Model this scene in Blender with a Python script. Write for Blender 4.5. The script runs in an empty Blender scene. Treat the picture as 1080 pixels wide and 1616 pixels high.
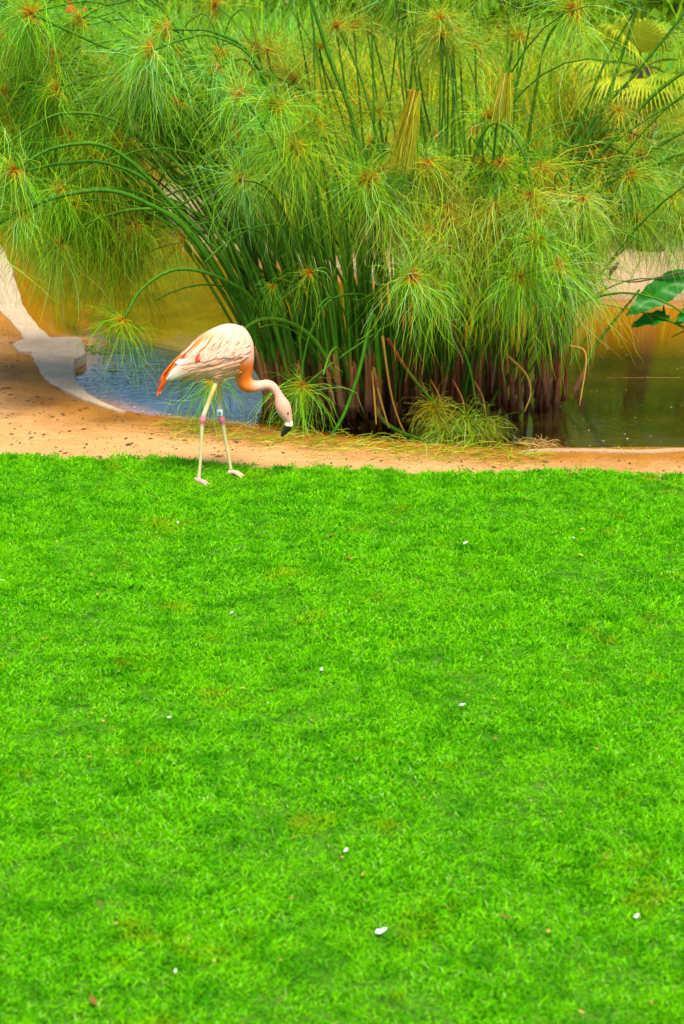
import bpy, bmesh, math, random
import numpy as np
from mathutils import Vector
from mathutils.bvhtree import BVHTree

random.seed(7); rng = np.random.default_rng(7)
S = bpy.context.scene
COL = S.collection

# ------------------------------------------------------------------ camera, sky, sun, exposure
F = 3142.0; H = 3.20; PITCH = math.atan(908.0 / F)
FOCUS = 12.1
cam_d = bpy.data.cameras.new('camera'); cam = bpy.data.objects.new('camera', cam_d); COL.objects.link(cam)
cam.location = (0, 0, H); cam.rotation_euler = (math.pi / 2 - PITCH, 0, 0)
cam_d.sensor_fit = 'VERTICAL'; cam_d.sensor_height = 36; cam_d.sensor_width = 24; cam_d.lens = 36 * F / 1616
cam_d.clip_start = 0.1; cam_d.clip_end = 2000
cam_d.dof.use_dof = True; cam_d.dof.focus_distance = FOCUS; cam_d.dof.aperture_fstop = 3.4
S.camera = cam

SUN_DIR = Vector((0.14, -0.44, 0.88)).normalized()
W = bpy.data.worlds.new('World'); S.world = W; W.use_nodes = True
wn = W.node_tree.nodes; wl = W.node_tree.links
sky = wn.new('ShaderNodeTexSky'); sky.sky_type = 'NISHITA'; sky.sun_disc = False
sky.sun_elevation = math.asin(SUN_DIR.z); sky.sun_rotation = math.atan2(SUN_DIR.x, SUN_DIR.y)
sky.air_density = 1.0; sky.dust_density = 0.3; sky.ozone_density = 2.0
wn['Background'].inputs['Strength'].default_value = 0.11
wl.new(sky.outputs[0], wn['Background'].inputs['Color'])
sd = bpy.data.lights.new('sun', 'SUN'); sd.energy = 3.4; sd.angle = math.radians(22); sd.color = (1.0, 0.91, 0.76)
sun = bpy.data.objects.new('sun', sd); COL.objects.link(sun); sun.location = (10, -10, 20)
sun.rotation_euler = SUN_DIR.to_track_quat('Z', 'Y').to_euler()
S.view_settings.view_transform = 'Standard'; S.view_settings.look = 'None'
S.view_settings.gamma = 1.0; S.view_settings.use_curve_mapping = False
S.view_settings.exposure = 1.32
S.render.engine = 'CYCLES'
S.cycles.max_bounces = 8; S.cycles.transparent_max_bounces = 8; S.cycles.use_denoising = True

# ------------------------------------------------------------------ photograph measurements -> places
cp, sp = math.cos(PITCH), math.sin(PITCH)
FWD = np.array((0, cp, -sp)); UP = np.array((0, sp, cp)); RT = np.array((1.0, 0, 0))
CAM = np.array((0, 0, H))
def ray(px, py): return FWD + RT * ((px - 540) / F) + UP * ((808 - py) / F)
def G(px, py, z=0.0):
    d = ray(px, py); return CAM + d * ((z - H) / d[2])
def P(px, py, Y):
    d = ray(px, py); return CAM + d * (Y / d[1])

# ------------------------------------------------------------------ helpers
ORI = {}
def empty(name, loc, label=None, cat=None, group=None, kind=None):
    o = bpy.data.objects.new(name, None); COL.objects.link(o); o.location = loc; o.empty_display_size = 0.1
    ORI[o] = np.array(loc, float); tag(o, label, cat, group, kind); return o
def tag(o, label=None, cat=None, group=None, kind=None):
    if label: o['label'] = label
    if cat: o['category'] = cat
    if group: o['group'] = group
    if kind: o['kind'] = kind
    return o
def mesh_data(name, verts, faces, mats, attrs=None, smooth=True, midx=None):
    me = bpy.data.meshes.new(name)
    verts = np.asarray(verts, np.float32)
    if isinstance(faces, np.ndarray):
        n, k = faces.shape
        me.vertices.add(len(verts)); me.vertices.foreach_set('co', verts.ravel())
        me.loops.add(n * k); me.loops.foreach_set('vertex_index', faces.astype(np.int32).ravel())
        me.polygons.add(n)
        me.polygons.foreach_set('loop_start', np.arange(0, n * k, k, dtype=np.int32))
        me.polygons.foreach_set('loop_total', np.full(n, k, np.int32))
        me.update(calc_edges=True); me.validate()
    else:
        me.from_pydata([tuple(map(float, v)) for v in verts], [], faces); me.update()
    for m in (mats if isinstance(mats, (list, tuple)) else [mats]): me.materials.append(m)
    if smooth: me.polygons.foreach_set('use_smooth', np.ones(len(me.polygons), bool))
    if midx is not None: me.polygons.foreach_set('material_index', np.asarray(midx, np.int32))
    for k, a in (attrs or {}).items():
        a = np.asarray(a, np.float32)
        if a.ndim == 1:
            at = me.attributes.new(k, 'FLOAT', 'POINT'); at.data.foreach_set('value', a)
        else:
            at = me.attributes.new(k, 'FLOAT_COLOR', 'POINT')
            c = np.ones((len(a), 4), np.float32); c[:, :3] = a; at.data.foreach_set('color', c.ravel())
    return me
def link(name, me, origin, parent=None):
    o = bpy.data.objects.new(name, me); COL.objects.link(o)
    origin = np.array(origin, float); ORI[o] = origin
    if parent is not None:
        o.parent = parent; o.location = origin - ORI[parent]
    else: o.location = origin
    return o
def obj(name, verts, faces, mats, parent=None, origin=None, **kw):
    verts = np.asarray(verts, float)
    if origin is None: origin = ORI[parent] if parent is not None else np.zeros(3)
    origin = np.array(origin, float)
    return link(name, mesh_data(name, verts - origin, faces, mats, **kw), origin, parent)

def catmull(pts, n):
    pts = np.asarray(pts, float)
    if len(pts) == 2: return pts[0] + (pts[1] - pts[0]) * np.linspace(0, 1, n)[:, None]
    p = np.vstack([2 * pts[0] - pts[1], pts, 2 * pts[-1] - pts[-2]])
    m = len(pts) - 1; out = []
    for u in np.linspace(0, m - 1e-6, n):
        i = int(u); t = u - i; a, b, c, d = p[i:i + 4]
        out.append(0.5 * (2 * b + (c - a) * t + (2 * a - 5 * b + 4 * c - d) * t * t + (3 * b - a - 3 * c + d) * t ** 3))
    return np.array(out)
def frames(path):
    tg = np.gradient(path, axis=0); tg /= np.linalg.norm(tg, axis=1)[:, None] + 1e-12
    ref = np.array((0.0, 1.0, 0.12)) if abs(tg[0][1]) < 0.8 else np.array((1.0, 0, 0))
    a = np.cross(tg, ref); a /= np.linalg.norm(a, axis=1)[:, None] + 1e-12
    b = np.cross(tg, a); return tg, a, b
def tube(path, rad, sides=6, cap=True, ra=None):
    path = np.asarray(path, float); n = len(path); rad = np.broadcast_to(rad, (n,))
    ra = rad if ra is None else np.broadcast_to(ra, (n,))
    tg, a, b = frames(path)
    th = np.arange(sides) * 2 * math.pi / sides
    v = path[:, None] + np.cos(th)[None, :, None] * a[:, None] * rad[:, None, None] + np.sin(th)[None, :, None] * b[:, None] * ra[:, None, None]
    v = v.reshape(-1, 3); f = []
    for i in range(n - 1):
        for j in range(sides):
            k = (j + 1) % sides
            f.append((i * sides + j, i * sides + k, (i + 1) * sides + k, (i + 1) * sides + j))
    if cap:
        f.append(tuple(range(sides))[::-1]); f.append(tuple((n - 1) * sides + j for j in range(sides)))
    return v, f
def merge(parts):
    V = []; Fc = []; o = 0
    for v, f in parts:
        V.append(np.asarray(v)); Fc += [tuple(i + o for i in q) for q in f]; o += len(v)
    return np.vstack(V), Fc
def ribbons(base, dirs, L, droop, width, nseg, wiggle=0.0, taper=0.35, power=1.3, gravity=(0, 0, -1), curl=0.0):
    """many thin blades at once: integrate each one from its base, sinking with gravity; returns verts, quads, t"""
    n = len(base); pos = base.copy(); d = dirs / np.linalg.norm(dirs, axis=1)[:, None]
    side = np.cross(d, rng.normal(size=(n, 3))); side /= np.linalg.norm(side, axis=1)[:, None]
    cv = rng.normal(size=(n, 3)) * curl; cv2 = rng.normal(size=(n, 3)) * curl
    g = np.array(gravity, float); V = np.zeros((n, nseg + 1, 2, 3)); T = np.zeros((n, nseg + 1, 2))
    for s in range(nseg + 1):
        t = s / nseg
        w = width * (1 - (1 - taper) * t) * (0.55 if s == nseg else 1)
        w = np.asarray(w); w = w[:, None] if w.ndim else w
        V[:, s, 0] = pos - side * w * 0.5; V[:, s, 1] = pos + side * w * 0.5; T[:, s] = t
        dd = d + g[None] * (droop * ((s + 0.5) / nseg) ** power)[:, None] + rng.normal(size=(n, 3)) * wiggle + cv * t + cv2 * math.sin(4.5 * t)
        dd /= np.linalg.norm(dd, axis=1)[:, None]
        pos = pos + dd * (L / nseg)[:, None]
    V = V.reshape(-1, 3); T = T.reshape(-1)
    i0 = (np.arange(n) * (nseg + 1) * 2)[:, None] + (np.arange(nseg) * 2)[None]
    Q = np.stack([i0, i0 + 1, i0 + 3, i0 + 2], -1).reshape(-1, 4)
    return V, Q, T
def noise2(x, y, seed=0):
    r = np.random.default_rng(seed); z = np.zeros_like(x)
    for k in range(10):
        f = 0.5 * 1.45 ** k; a = r.uniform(0, 6.28); p = r.uniform(0, 6.28)
        z += np.sin((x * math.cos(a) + y * math.sin(a)) * f * 2 + p) / 1.3 ** k
    return z / 3.0

# ------------------------------------------------------------------ materials
class NT:
    def __init__(s, name):
        s.m = bpy.data.materials.new(name); s.m.use_nodes = True; s.t = s.m.node_tree; s.n = s.t.nodes
        s.b = s.n['Principled BSDF']; s.out = s.n['Material Output']
    def new(s, kind, **kw):
        n = s.n.new(kind)
        for k, v in kw.items(): setattr(n, k, v)
        return n
    def l(s, a, b): s.t.links.new(a, b)
    def noise(s, scale, detail=4, rough=0.6, coord=None, dist=0.0):
        n = s.new('ShaderNodeTexNoise'); n.inputs['Scale'].default_value = scale; n.inputs['Detail'].default_value = detail
        n.inputs['Roughness'].default_value = rough; n.inputs['Distortion'].default_value = dist
        if coord is not None: s.l(coord, n.inputs['Vector'])
        return n.outputs['Fac']
    def pos(s): return s.new('ShaderNodeNewGeometry').outputs['Position']
    def attr(s, name, out='Fac'):
        a = s.new('ShaderNodeAttribute', attribute_name=name); return a.outputs[out]
    def ramp(s, fac, stops, interp='LINEAR'):
        r = s.new('ShaderNodeValToRGB'); e = r.color_ramp.elements; r.color_ramp.interpolation = interp
        while len(e) < len(stops): e.new(0.5)
        for q, (p, c) in zip(e, stops):
            q.position = p; q.color = (c, c, c, 1) if isinstance(c, (int, float)) else (*c, 1)
        s.l(fac, r.inputs[0]); return r.outputs[0]
    def mix(s, fac, a, b, mode='MIX'):
        m = s.new('ShaderNodeMix', data_type='RGBA', blend_type=mode)
        for sock, v in ((m.inputs[0], fac), (m.inputs[6], a), (m.inputs[7], b)):
            if isinstance(v, (int, float)): sock.default_value = v
            elif isinstance(v, tuple): sock.default_value = (*v, 1)
            else: s.l(v, sock)
        return m.outputs[2]
    def math(s, op, a, b=0.0):
        m = s.new('ShaderNodeMath', operation=op)
        for sock, v in ((m.inputs[0], a), (m.inputs[1], b)):
            if isinstance(v, (int, float)): sock.default_value = v
            else: s.l(v, sock)
        return m.outputs[0]
    def bump(s, h, strength=0.4, dist=0.02):
        b = s.new('ShaderNodeBump'); b.inputs['Strength'].default_value = strength; b.inputs['Distance'].default_value = dist
        s.l(h, b.inputs['Height']); s.l(b.outputs[0], s.b.inputs['Normal']); return b
    def done(s, col, rough=0.6, spec=0.4, transl=0.0):
        if isinstance(col, tuple): s.b.inputs['Base Color'].default_value = (*col, 1)
        else: s.l(col, s.b.inputs['Base Color'])
        s.b.inputs['Roughness'].default_value = rough; s.b.inputs['Specular IOR Level'].default_value = spec
        if transl:
            tr = s.new('ShaderNodeBsdfTranslucent'); mx = s.new('ShaderNodeMixShader'); mx.inputs[0].default_value = transl
            if isinstance(col, tuple): tr.inputs['Color'].default_value = (*col, 1)
            else: s.l(col, tr.inputs['Color'])
            s.l(s.b.outputs[0], mx.inputs[1]); s.l(tr.outputs[0], mx.inputs[2]); s.l(mx.outputs[0], s.out.inputs['Surface'])
        return s.m

def m_grass():
    k = NT('grass_blades'); r = k.attr('r'); t = k.attr('t')
    pos = k.pos()
    rnd = k.new('ShaderNodeObjectInfo').outputs['Random']
    c = k.ramp(r, [(0.0, (0.002, 0.16, 0.001)), (0.2, (0.06, 0.36, 0.000)), (0.55, (0.125, 0.56, 0.000)), (0.92, (0.26, 0.70, 0.000)), (0.95, (0.44, 0.76, 0.10)), (0.978, (0.52, 0.78, 0.28)), (0.985, (0.44, 0.30, 0.01)), (1.0, (0.55, 0.30, 0.03))])  # the few pale green stops paint sky glints onto blades as colour
    n1 = k.noise(0.8, 4, 0.65, pos); n2 = k.noise(5.5, 4, 0.7, pos)
    c = k.mix(k.ramp(n1, [(0.40, 0.0), (0.60, 0.5)]), c, (0.19, 0.58, 0.000))
    c = k.mix(k.ramp(n2, [(0.47, 0.0), (0.62, 0.72)]), c, (0.008, 0.23, 0.000))
    n3 = k.noise(2.3, 5, 0.7, pos)
    c = k.mix(k.ramp(n3, [(0.58, 0.0), (0.72, 0.6)]), c, (0.40, 0.33, 0.002))
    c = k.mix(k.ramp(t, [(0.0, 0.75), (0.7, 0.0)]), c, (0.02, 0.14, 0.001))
    c = k.mix(k.math('MULTIPLY', rnd, 0.25), c, (0.20, 0.56, 0.000))
    return k.done(c, 0.55, 0.06, 0.35)
def m_lawn():
    k = NT('lawn_soil'); pos = k.pos()
    c = k.ramp(k.noise(14, 5, 0.7, pos), [(0.3, (0.02, 0.06, 0.004)), (0.55, (0.05, 0.16, 0.006)), (0.75, (0.12, 0.10, 0.02))])
    k.bump(k.noise(60, 3, 0.6, pos), 0.6, 0.01); return k.done(c, 0.9, 0.1)
def m_sand():
    k = NT('sand'); pos = k.pos(); wet = k.attr('wet'); sub = k.attr('sub')
    n1 = k.noise(3.0, 6, 0.65, pos); n2 = k.noise(38, 4, 0.7, pos); n3 = k.noise(160, 3, 0.7, pos)
    dry = k.ramp(n1, [(0.3, (0.54, 0.27, 0.08)), (0.7, (0.66, 0.37, 0.14))])
    wt = k.ramp(n1, [(0.3, (0.29, 0.105, 0.003)), (0.7, (0.44, 0.18, 0.012))])
    wf = k.math('ADD', wet, k.math('MULTIPLY', k.math('SUBTRACT', k.noise(5.0, 5, 0.7, pos), 0.5), 0.7))
    c = k.mix(k.ramp(wf, [(0.12, 0.0), (0.62, 1.0)]), dry, wt)
    c = k.mix(k.ramp(n2, [(0.25, 0.55), (0.45, 0.0)]), c, (0.20, 0.09, 0.018))
    c = k.mix(k.ramp(n3, [(0.22, 0.6), (0.36, 0.0)]), c, (0.10, 0.045, 0.012))
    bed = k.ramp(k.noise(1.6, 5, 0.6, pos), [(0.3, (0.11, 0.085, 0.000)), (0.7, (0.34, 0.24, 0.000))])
    bed = k.mix(k.attr('olive_refl'), k.ramp(k.noise(2.2, 5, 0.6, pos), [(0.35, (0.012, 0.011, 0.002)), (0.7, (0.07, 0.045, 0.003))]), bed)  # far-left bed yellowed: the plants' olive reflection on the water, painted into its colour
    bed2 = k.mix(k.ramp(sub, [(0.18, 0.0), (0.62, 1.0)]), (0.46, 0.20, 0.012), bed)
    c = k.mix(k.ramp(sub, [(0.0, 0.0), (0.05, 1.0)]), c, bed2)
    hill = k.attr('hill')
    hc = k.ramp(k.noise(2.0, 6, 0.7, pos), [(0.35, (0.05, 0.10, 0.012)), (0.5, (0.16, 0.17, 0.03)), (0.68, (0.42, 0.27, 0.12))])
    c = k.mix(hill, c, hc)
    h = k.math('ADD', k.math('MULTIPLY', n2, 0.7), k.math('MULTIPLY', n3, 0.3))
    h = k.math('ADD', h, k.math('MULTIPLY', k.noise(8, 4, 0.6, pos), 1.6))
    k.bump(h, 0.85, 0.035); return k.done(c, 0.85, 0.25)
def m_concrete(name, a, b):
    k = NT(name); pos = k.pos()
    c = k.ramp(k.noise(2.6, 6, 0.65, pos), [(0.3, a), (0.7, b)])
    c = k.mix(k.ramp(k.noise(13, 5, 0.7, pos, 0.6), [(0.56, 0.0), (0.75, 0.4)]), c, (0.42, 0.27, 0.13))
    c = k.mix(k.ramp(k.noise(34, 5, 0.75, pos), [(0.30, 0.7), (0.44, 0.0)]), c, (0.24, 0.15, 0.07))
    k.bump(k.math('ADD', k.noise(30, 5, 0.75, pos), k.math('MULTIPLY', k.noise(7, 4, 0.6, pos), 1.5)), 0.8, 0.03); return k.done(c, 0.85, 0.15)
def m_water():
    k = NT('pond_water'); pos = k.pos()
    mp = k.new('ShaderNodeMapping'); mp.inputs['Scale'].default_value = (1.0, 2.3, 1); k.l(pos, mp.inputs['Vector'])
    n1 = k.noise(3.4, 3, 0.55, mp.outputs[0], 0.8); n2 = k.noise(13.0, 2, 0.5, mp.outputs[0], 0.6)
    h = k.math('ADD', k.math('MULTIPLY', n1, 0.55), k.math('MULTIPLY', n2, 0.35))
    br = k.ramp(k.noise(0.55, 2, 0.5, pos), [(0.38, 0.15), (0.6, 1.0)])
    bp = k.new('ShaderNodeBump'); bp.inputs['Distance'].default_value = 0.03
    sx = k.new('ShaderNodeSeparateXYZ'); k.l(pos, sx.inputs[0])
    near = k.ramp(k.math('MULTIPLY', k.math('SUBTRACT', sx.outputs[1], 13.0), 0.2), [(0.45, 1.0), (0.8, 0.12)])
    lft = k.ramp(k.math('ADD', sx.outputs[0], 0.5), [(0.0, 1.0), (1.0, 0.45)])
    k.l(k.math('MULTIPLY', k.math('MULTIPLY', br, near), k.math('MULTIPLY', lft, 0.36)), bp.inputs['Strength'])
    k.l(h, bp.inputs['Height'])
    gl = k.new('ShaderNodeBsdfGlossy'); gl.inputs['Roughness'].default_value = 0.02; gl.inputs['Color'].default_value = (0.80, 0.93, 1.0, 1)
    tr = k.new('ShaderNodeBsdfTransparent'); tr.inputs['Color'].default_value = (0.92, 0.83, 0.42, 1)
    fr = k.new('ShaderNodeFresnel'); fr.inputs['IOR'].default_value = 1.48
    for n in (gl, fr): k.l(bp.outputs[0], n.inputs['Normal'])
    mx = k.new('ShaderNodeMixShader'); k.l(fr.outputs[0], mx.inputs[0]); k.l(tr.outputs[0], mx.inputs[1]); k.l(gl.outputs[0], mx.inputs[2])
    k.l(mx.outputs[0], k.out.inputs['Surface']); return k.m
def m_umbel():
    k = NT('papyrus_rays'); t = k.attr('t'); r = k.attr('r'); age = k.attr('age')
    green = k.ramp(r, [(0.0, (0.015, 0.11, 0.001)), (0.25, (0.05, 0.27, 0.001)), (0.5, (0.13, 0.50, 0.002)), (0.72, (0.30, 0.60, 0.002)), (0.85, (0.18, 0.58, 0.06)), (1.0, (0.30, 0.66, 0.22))])
    old = k.ramp(r, [(0.0, (0.30, 0.13, 0.006)), (0.4, (0.34, 0.34, 0.003)), (0.75, (0.52, 0.36, 0.012)), (1.0, (0.62, 0.50, 0.09))])
    c = k.mix(age, green, old)
    c = k.mix(k.ramp(t, [(0.55, 0.0), (1.0, 0.4)]), c, (0.30, 0.30, 0.006))
    c = k.mix(k.ramp(t, [(0.10, 1.0), (0.30, 0.0)]), c, (0.42, 0.48, 0.012))
    c = k.mix(k.ramp(t, [(0.06, 1.0), (0.14, 0.0)]), c, (0.60, 0.22, 0.012))
    return k.done(c, 0.55, 0.12, 0.30)
def m_culm():
    k = NT('papyrus_culm'); h = k.attr('h'); age = k.attr('age'); pos = k.pos()
    mp = k.new('ShaderNodeMapping'); mp.inputs['Scale'].default_value = (40, 40, 2.5); k.l(pos, mp.inputs['Vector'])
    n = k.noise(1.0, 4, 0.6, mp.outputs[0]); n2 = k.noise(6, 3, 0.6, pos)
    g = k.ramp(n, [(0.3, (0.012, 0.075, 0.002)), (0.7, (0.05, 0.16, 0.005))])
    g = k.mix(k.ramp(n2, [(0.6, 0.0), (0.8, 0.5)]), g, (0.12, 0.13, 0.02))
    rnd = k.new('ShaderNodeObjectInfo').outputs['Random']
    g = k.mix(k.math('MULTIPLY', rnd, 0.35), g, (0.11, 0.22, 0.012))
    red = k.ramp(n, [(0.3, (0.07, 0.016, 0.006)), (0.6, (0.24, 0.055, 0.014)), (0.8, (0.34, 0.16, 0.04))])
    hh = k.math('ADD', h, k.math('MULTIPLY', k.math('SUBTRACT', n2, 0.5), 0.6))
    c = k.mix(k.ramp(hh, [(0.12, 1.0), (0.42, 0.0)]), g, red)
    c = k.mix(age, c, (0.30, 0.16, 0.025))
    k.bump(n, 0.25, 0.004); return k.done(c, 0.55, 0.08)
def m_sheath():
    k = NT('papyrus_sheath'); h = k.attr('h'); pos = k.pos()
    mp = k.new('ShaderNodeMapping'); mp.inputs['Scale'].default_value = (60, 60, 4); k.l(pos, mp.inputs['Vector'])
    n = k.noise(1.0, 4, 0.65, mp.outputs[0])
    rnd = k.new('ShaderNodeObjectInfo').outputs['Random']
    c = k.ramp(n, [(0.25, (0.05, 0.012, 0.004)), (0.5, (0.24, 0.05, 0.012)), (0.75, (0.36, 0.15, 0.035))])
    c = k.mix(k.math('MULTIPLY', rnd, 0.6), c, (0.16, 0.10, 0.02))
    c = k.mix(k.ramp(h, [(0.0, 0.75), (0.35, 0.0)]), c, (0.03, 0.018, 0.01))
    k.bump(n, 0.3, 0.004); return k.done(c, 0.6, 0.3)
def m_leaf(name, stops, transl=0.3, rough=0.45):
    k = NT(name); r = k.attr('r'); pos = k.pos()
    c = k.ramp(r, stops)
    c = k.mix(k.ramp(k.noise(9, 4, 0.6, pos), [(0.4, 0.0), (0.8, 0.35)]), c, tuple(x * 1.6 for x in stops[-1][1]))
    return k.done(c, rough, 0.15, transl)
def m_attr(name, rough=0.6, spec=0.3, scale=120, amt=0.12, bump=0.25):
    k = NT(name); c = k.attr('col', 'Color'); pos = k.pos()
    n = k.noise(scale, 4, 0.65, pos)
    c = k.mix(amt, c, k.ramp(n, [(0.3, (0.25, 0.18, 0.15)), (0.7, (1, 1, 1))]), 'MULTIPLY')
    if bump: k.bump(n, bump, 0.004)
    return k.done(c, rough, spec)
def m_plain(name, c, rough=0.6, spec=0.3, scale=30, transl=0.0):
    k = NT(name); pos = k.pos()
    cc = k.ramp(k.noise(scale, 4, 0.6, pos), [(0.3, tuple(x * 0.75 for x in c)), (0.7, tuple(min(1, x * 1.15) for x in c))])
    return k.done(cc, rough, spec, transl)

M_GRASS, M_LAWN, M_SAND, M_WATER = m_grass(), m_lawn(), m_sand(), m_water()
M_RIM = m_concrete('pale_cement', (0.44, 0.30, 0.17), (0.56, 0.42, 0.27))
M_KERB = m_concrete('tan_cement', (0.34, 0.20, 0.09), (0.48, 0.31, 0.16))
M_BANK = m_concrete('bank_cement', (0.40, 0.26, 0.14), (0.50, 0.34, 0.19))
M_UMB, M_CULM, M_SHEATH = m_umbel(), m_culm(), m_sheath()
M_REED = m_leaf('yellow_green_blades', [(0.0, (0.012, 0.09, 0.001)), (0.35, (0.09, 0.34, 0.001)), (0.65, (0.28, 0.54, 0.002)), (0.85, (0.56, 0.52, 0.004)), (1.0, (0.58, 0.26, 0.03))])
M_BUSH = m_leaf('shrub_leaves', [(0.0, (0.02, 0.09, 0.008)), (0.6, (0.05, 0.17, 0.012)), (1.0, (0.13, 0.25, 0.02))])
M_BUSHY = m_leaf('light_shrub_leaves', [(0.0, (0.06, 0.19, 0.003)), (0.6, (0.14, 0.30, 0.004)), (1.0, (0.32, 0.36, 0.008))])
M_PALM = m_leaf('palm_leaf', [(0.0, (0.05, 0.17, 0.015)), (0.5, (0.15, 0.30, 0.004)), (1.0, (0.44, 0.46, 0.02))], 0.35)
M_BROAD = m_leaf('broad_leaf', [(0.0, (0.004, 0.075, 0.004)), (1.0, (0.02, 0.17, 0.008))], 0.2, 0.4)
M_BARK = m_plain('bark', (0.12, 0.08, 0.045), 0.9, 0.1)
M_FEATHER = m_attr('flamingo_plumage', 0.7, 0.2, 150, 0.22, 0.3)
M_SKIN = m_attr('flamingo_skin', 0.55, 0.3, 260, 0.25, 0.3)
M_BILL = m_attr('flamingo_bill', 0.32, 0.5, 90, 0.1, 0.1)
M_WHITE = m_plain('white_plastic', (0.8, 0.8, 0.78), 0.4, 0.4)
M_TEAL = m_plain('teal_print', (0.01, 0.30, 0.24), 0.5, 0.3)
M_METAL = m_plain('grey_metal', (0.22, 0.22, 0.23), 0.35, 0.5)
M_BLACK = m_plain('eye_black', (0.01, 0.008, 0.008), 0.15, 0.5)
M_DOWN = m_plain('white_down', (0.82, 0.82, 0.8), 0.7, 0.2)
M_DRY = m_plain('dry_leaf', (0.20, 0.085, 0.015), 0.8, 0.2)
M_RED = m_plain('red_petal', (0.75, 0.035, 0.01), 0.5, 0.3, 30, 0.2)
M_TWIG = m_plain('twig', (0.09, 0.05, 0.03), 0.8, 0.2)
M_STRAW = m_plain('straw', (0.42, 0.26, 0.07), 0.7, 0.2, 40, 0.15)

# ------------------------------------------------------------------ ground, pond, lawn
WZ = -0.05
shore_px = [(1500, 718), (1080, 712), (950, 713), (840, 711), (760, 707), (680, 701), (600, 697), (540, 690), (470, 684), (400, 672), (330, 664), (262, 658), (205, 648),
            (163, 632), (138, 618), (117, 597), (112, 575), (133, 560), (128, 533), (78, 526), (42, 490), (26, 445), (8, 398), (-25, 355), (-60, 318), (-40, 285), (20, 262),
            (110, 250), (200, 256), (248, 285), (262, 330), (275, 372), (310, 392), (400, 408), (520, 430), (660, 450), (800, 464), (940, 471), (1080, 473), (1500, 476)]
shore = np.array([G(x, y, WZ)[:2] for x, y in shore_px])
closed = np.vstack([shore, shore[:1]])
sm = [closed[0]]
cs = catmull(shore, 240); poly = cs
def sdist(x, y):
    p = np.stack([x.ravel(), y.ravel()], 1); a = poly; b = np.roll(poly, -1, 0)
    best = np.full(len(p), 1e9); inside = np.zeros(len(p), bool)
    for (ax, ay), (bx, by) in zip(a, b):
        ex, ey = bx - ax, by - ay; l2 = ex * ex + ey * ey + 1e-12
        t = np.clip(((p[:, 0] - ax) * ex + (p[:, 1] - ay) * ey) / l2, 0, 1)
        best = np.minimum(best, (p[:, 0] - ax - t * ex) ** 2 + (p[:, 1] - ay - t * ey) ** 2)
        c = ((ay > p[:, 1]) != (by > p[:, 1])) & (p[:, 0] < (bx - ax) * (p[:, 1] - ay) / (by - ay + 1e-12) + ax)
        inside ^= c
    d = np.sqrt(best); d[inside] *= -1; return d.reshape(x.shape)
def ss(x): x = np.clip(x, 0, 1); return x * x * (3 - 2 * x)
def far_rise(x, y):
    r = np.clip(y - 26.5 + 0.02 * x, 0, 60); return 0.075 * r + 0.0015 * r * r
def ground_z(x, y, d=None):
    if d is None: d = sdist(x, y)
    land = WZ + 0.05 * ss(d / 0.22) + 0.012 * noise2(x * 2, y * 2, 3) * ss(d / 0.3) + 0.06 * ss((d - 0.1) / 1.2) * ss((-x - 1.5) / 2.0) * ss((y - 12.4) / 1.5)
    wat = WZ - 0.34 * ss(-d / 1.6) - 0.02 * np.clip(-d / 0.1, 0, 1)
    return np.where(d > 0, land, wat) + far_rise(x, y)
def spread(lo, hi, st, far, n): return np.concatenate([lo - np.geomspace(far, st * 1.5, n), np.arange(lo, hi + st / 2, st), hi + np.geomspace(st * 1.5, far, n)])
xs = spread(-7.0, 7.0, 0.07, 400, 26); ys = spread(10.5, 34.0, 0.08, 400, 26)
gx, gy = np.meshgrid(xs, ys); D = sdist(gx, gy); gz = ground_z(gx, gy, D)
gz = np.minimum(gz, 9.0)
nx, ny = len(xs), len(ys)
ii = (np.arange(ny - 1)[:, None] * nx + np.arange(nx - 1)[None]).ravel()
quads = np.stack([ii, ii + 1, ii + nx + 1, ii + nx], 1)
wetw = 0.85 + 0.30 * ss((-gx - 0.9) / 1.2)
wet = np.where(D > 0, 1 - np.clip(D / wetw, 0, 1), 1)
hillA = np.clip((gy - 23.5) / 2.5, 0, 1) * (D > 0.4)
tag(obj('sand_ground', np.stack([gx.ravel(), gy.ravel(), gz.ravel()], 1), quads, M_SAND,
        attrs={'wet': wet.ravel(), 'sub': np.clip(-D / np.where(gx < 0.2, 0.5, 2.0), 0, 1).ravel(), 'hill': hillA.ravel(), 'olive_refl': (ss((0.6 - gx) / 1.2) * ss((gy - 15.8) / 2.2)).ravel()}), kind='structure')
wv = np.array([(-12, 11.5, WZ), (14, 11.5, WZ), (14, 36, WZ), (-12, 36, WZ)], float)
tag(obj('pond_water', wv, [(0, 1, 2, 3)], M_WATER, smooth=False), kind='structure')

edge_px = [(-700, 700), (-200, 716), (0, 724), (100, 730), (250, 730), (330, 733), (400, 741), (480, 744), (560, 747), (640, 753), (720, 754), (800, 752), (880, 751), (960, 752), (1080, 755), (1400, 757), (1900, 757)]
ew = np.array([G(x, y)[:2] for x, y in edge_px])
def lawn_edge(x): return np.interp(x, ew[:, 0], ew[:, 1]) + 0.03 * np.sin(x * 4.1) * np.sin(x * 9) + 0.02 * np.sin(x * 23 + 1) * np.sin(x * 3.3) + 0.012 * np.sin(x * 51)
lx = np.concatenate([[-60, -30, -15, -9], np.linspace(-6, 6, 150), [9, 15, 30, 60]]); lv = np.concatenate([[0, 0.15, 0.3], np.linspace(0.4, 1, 110)])
gx2, gv = np.meshgrid(lx, lv); gy2 = -25 + (lawn_edge(gx2) + 25) * gv
def lawn_z(x, y): return 0.022 + 0.014 * noise2(x * 1.6, y * 1.6, 11)
gz2 = lawn_z(gx2, gy2); gz2[-1] = -0.03
nx, ny = len(lx), len(lv); ii = (np.arange(ny - 1)[:, None] * nx + np.arange(nx - 1)[None]).ravel()
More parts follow.
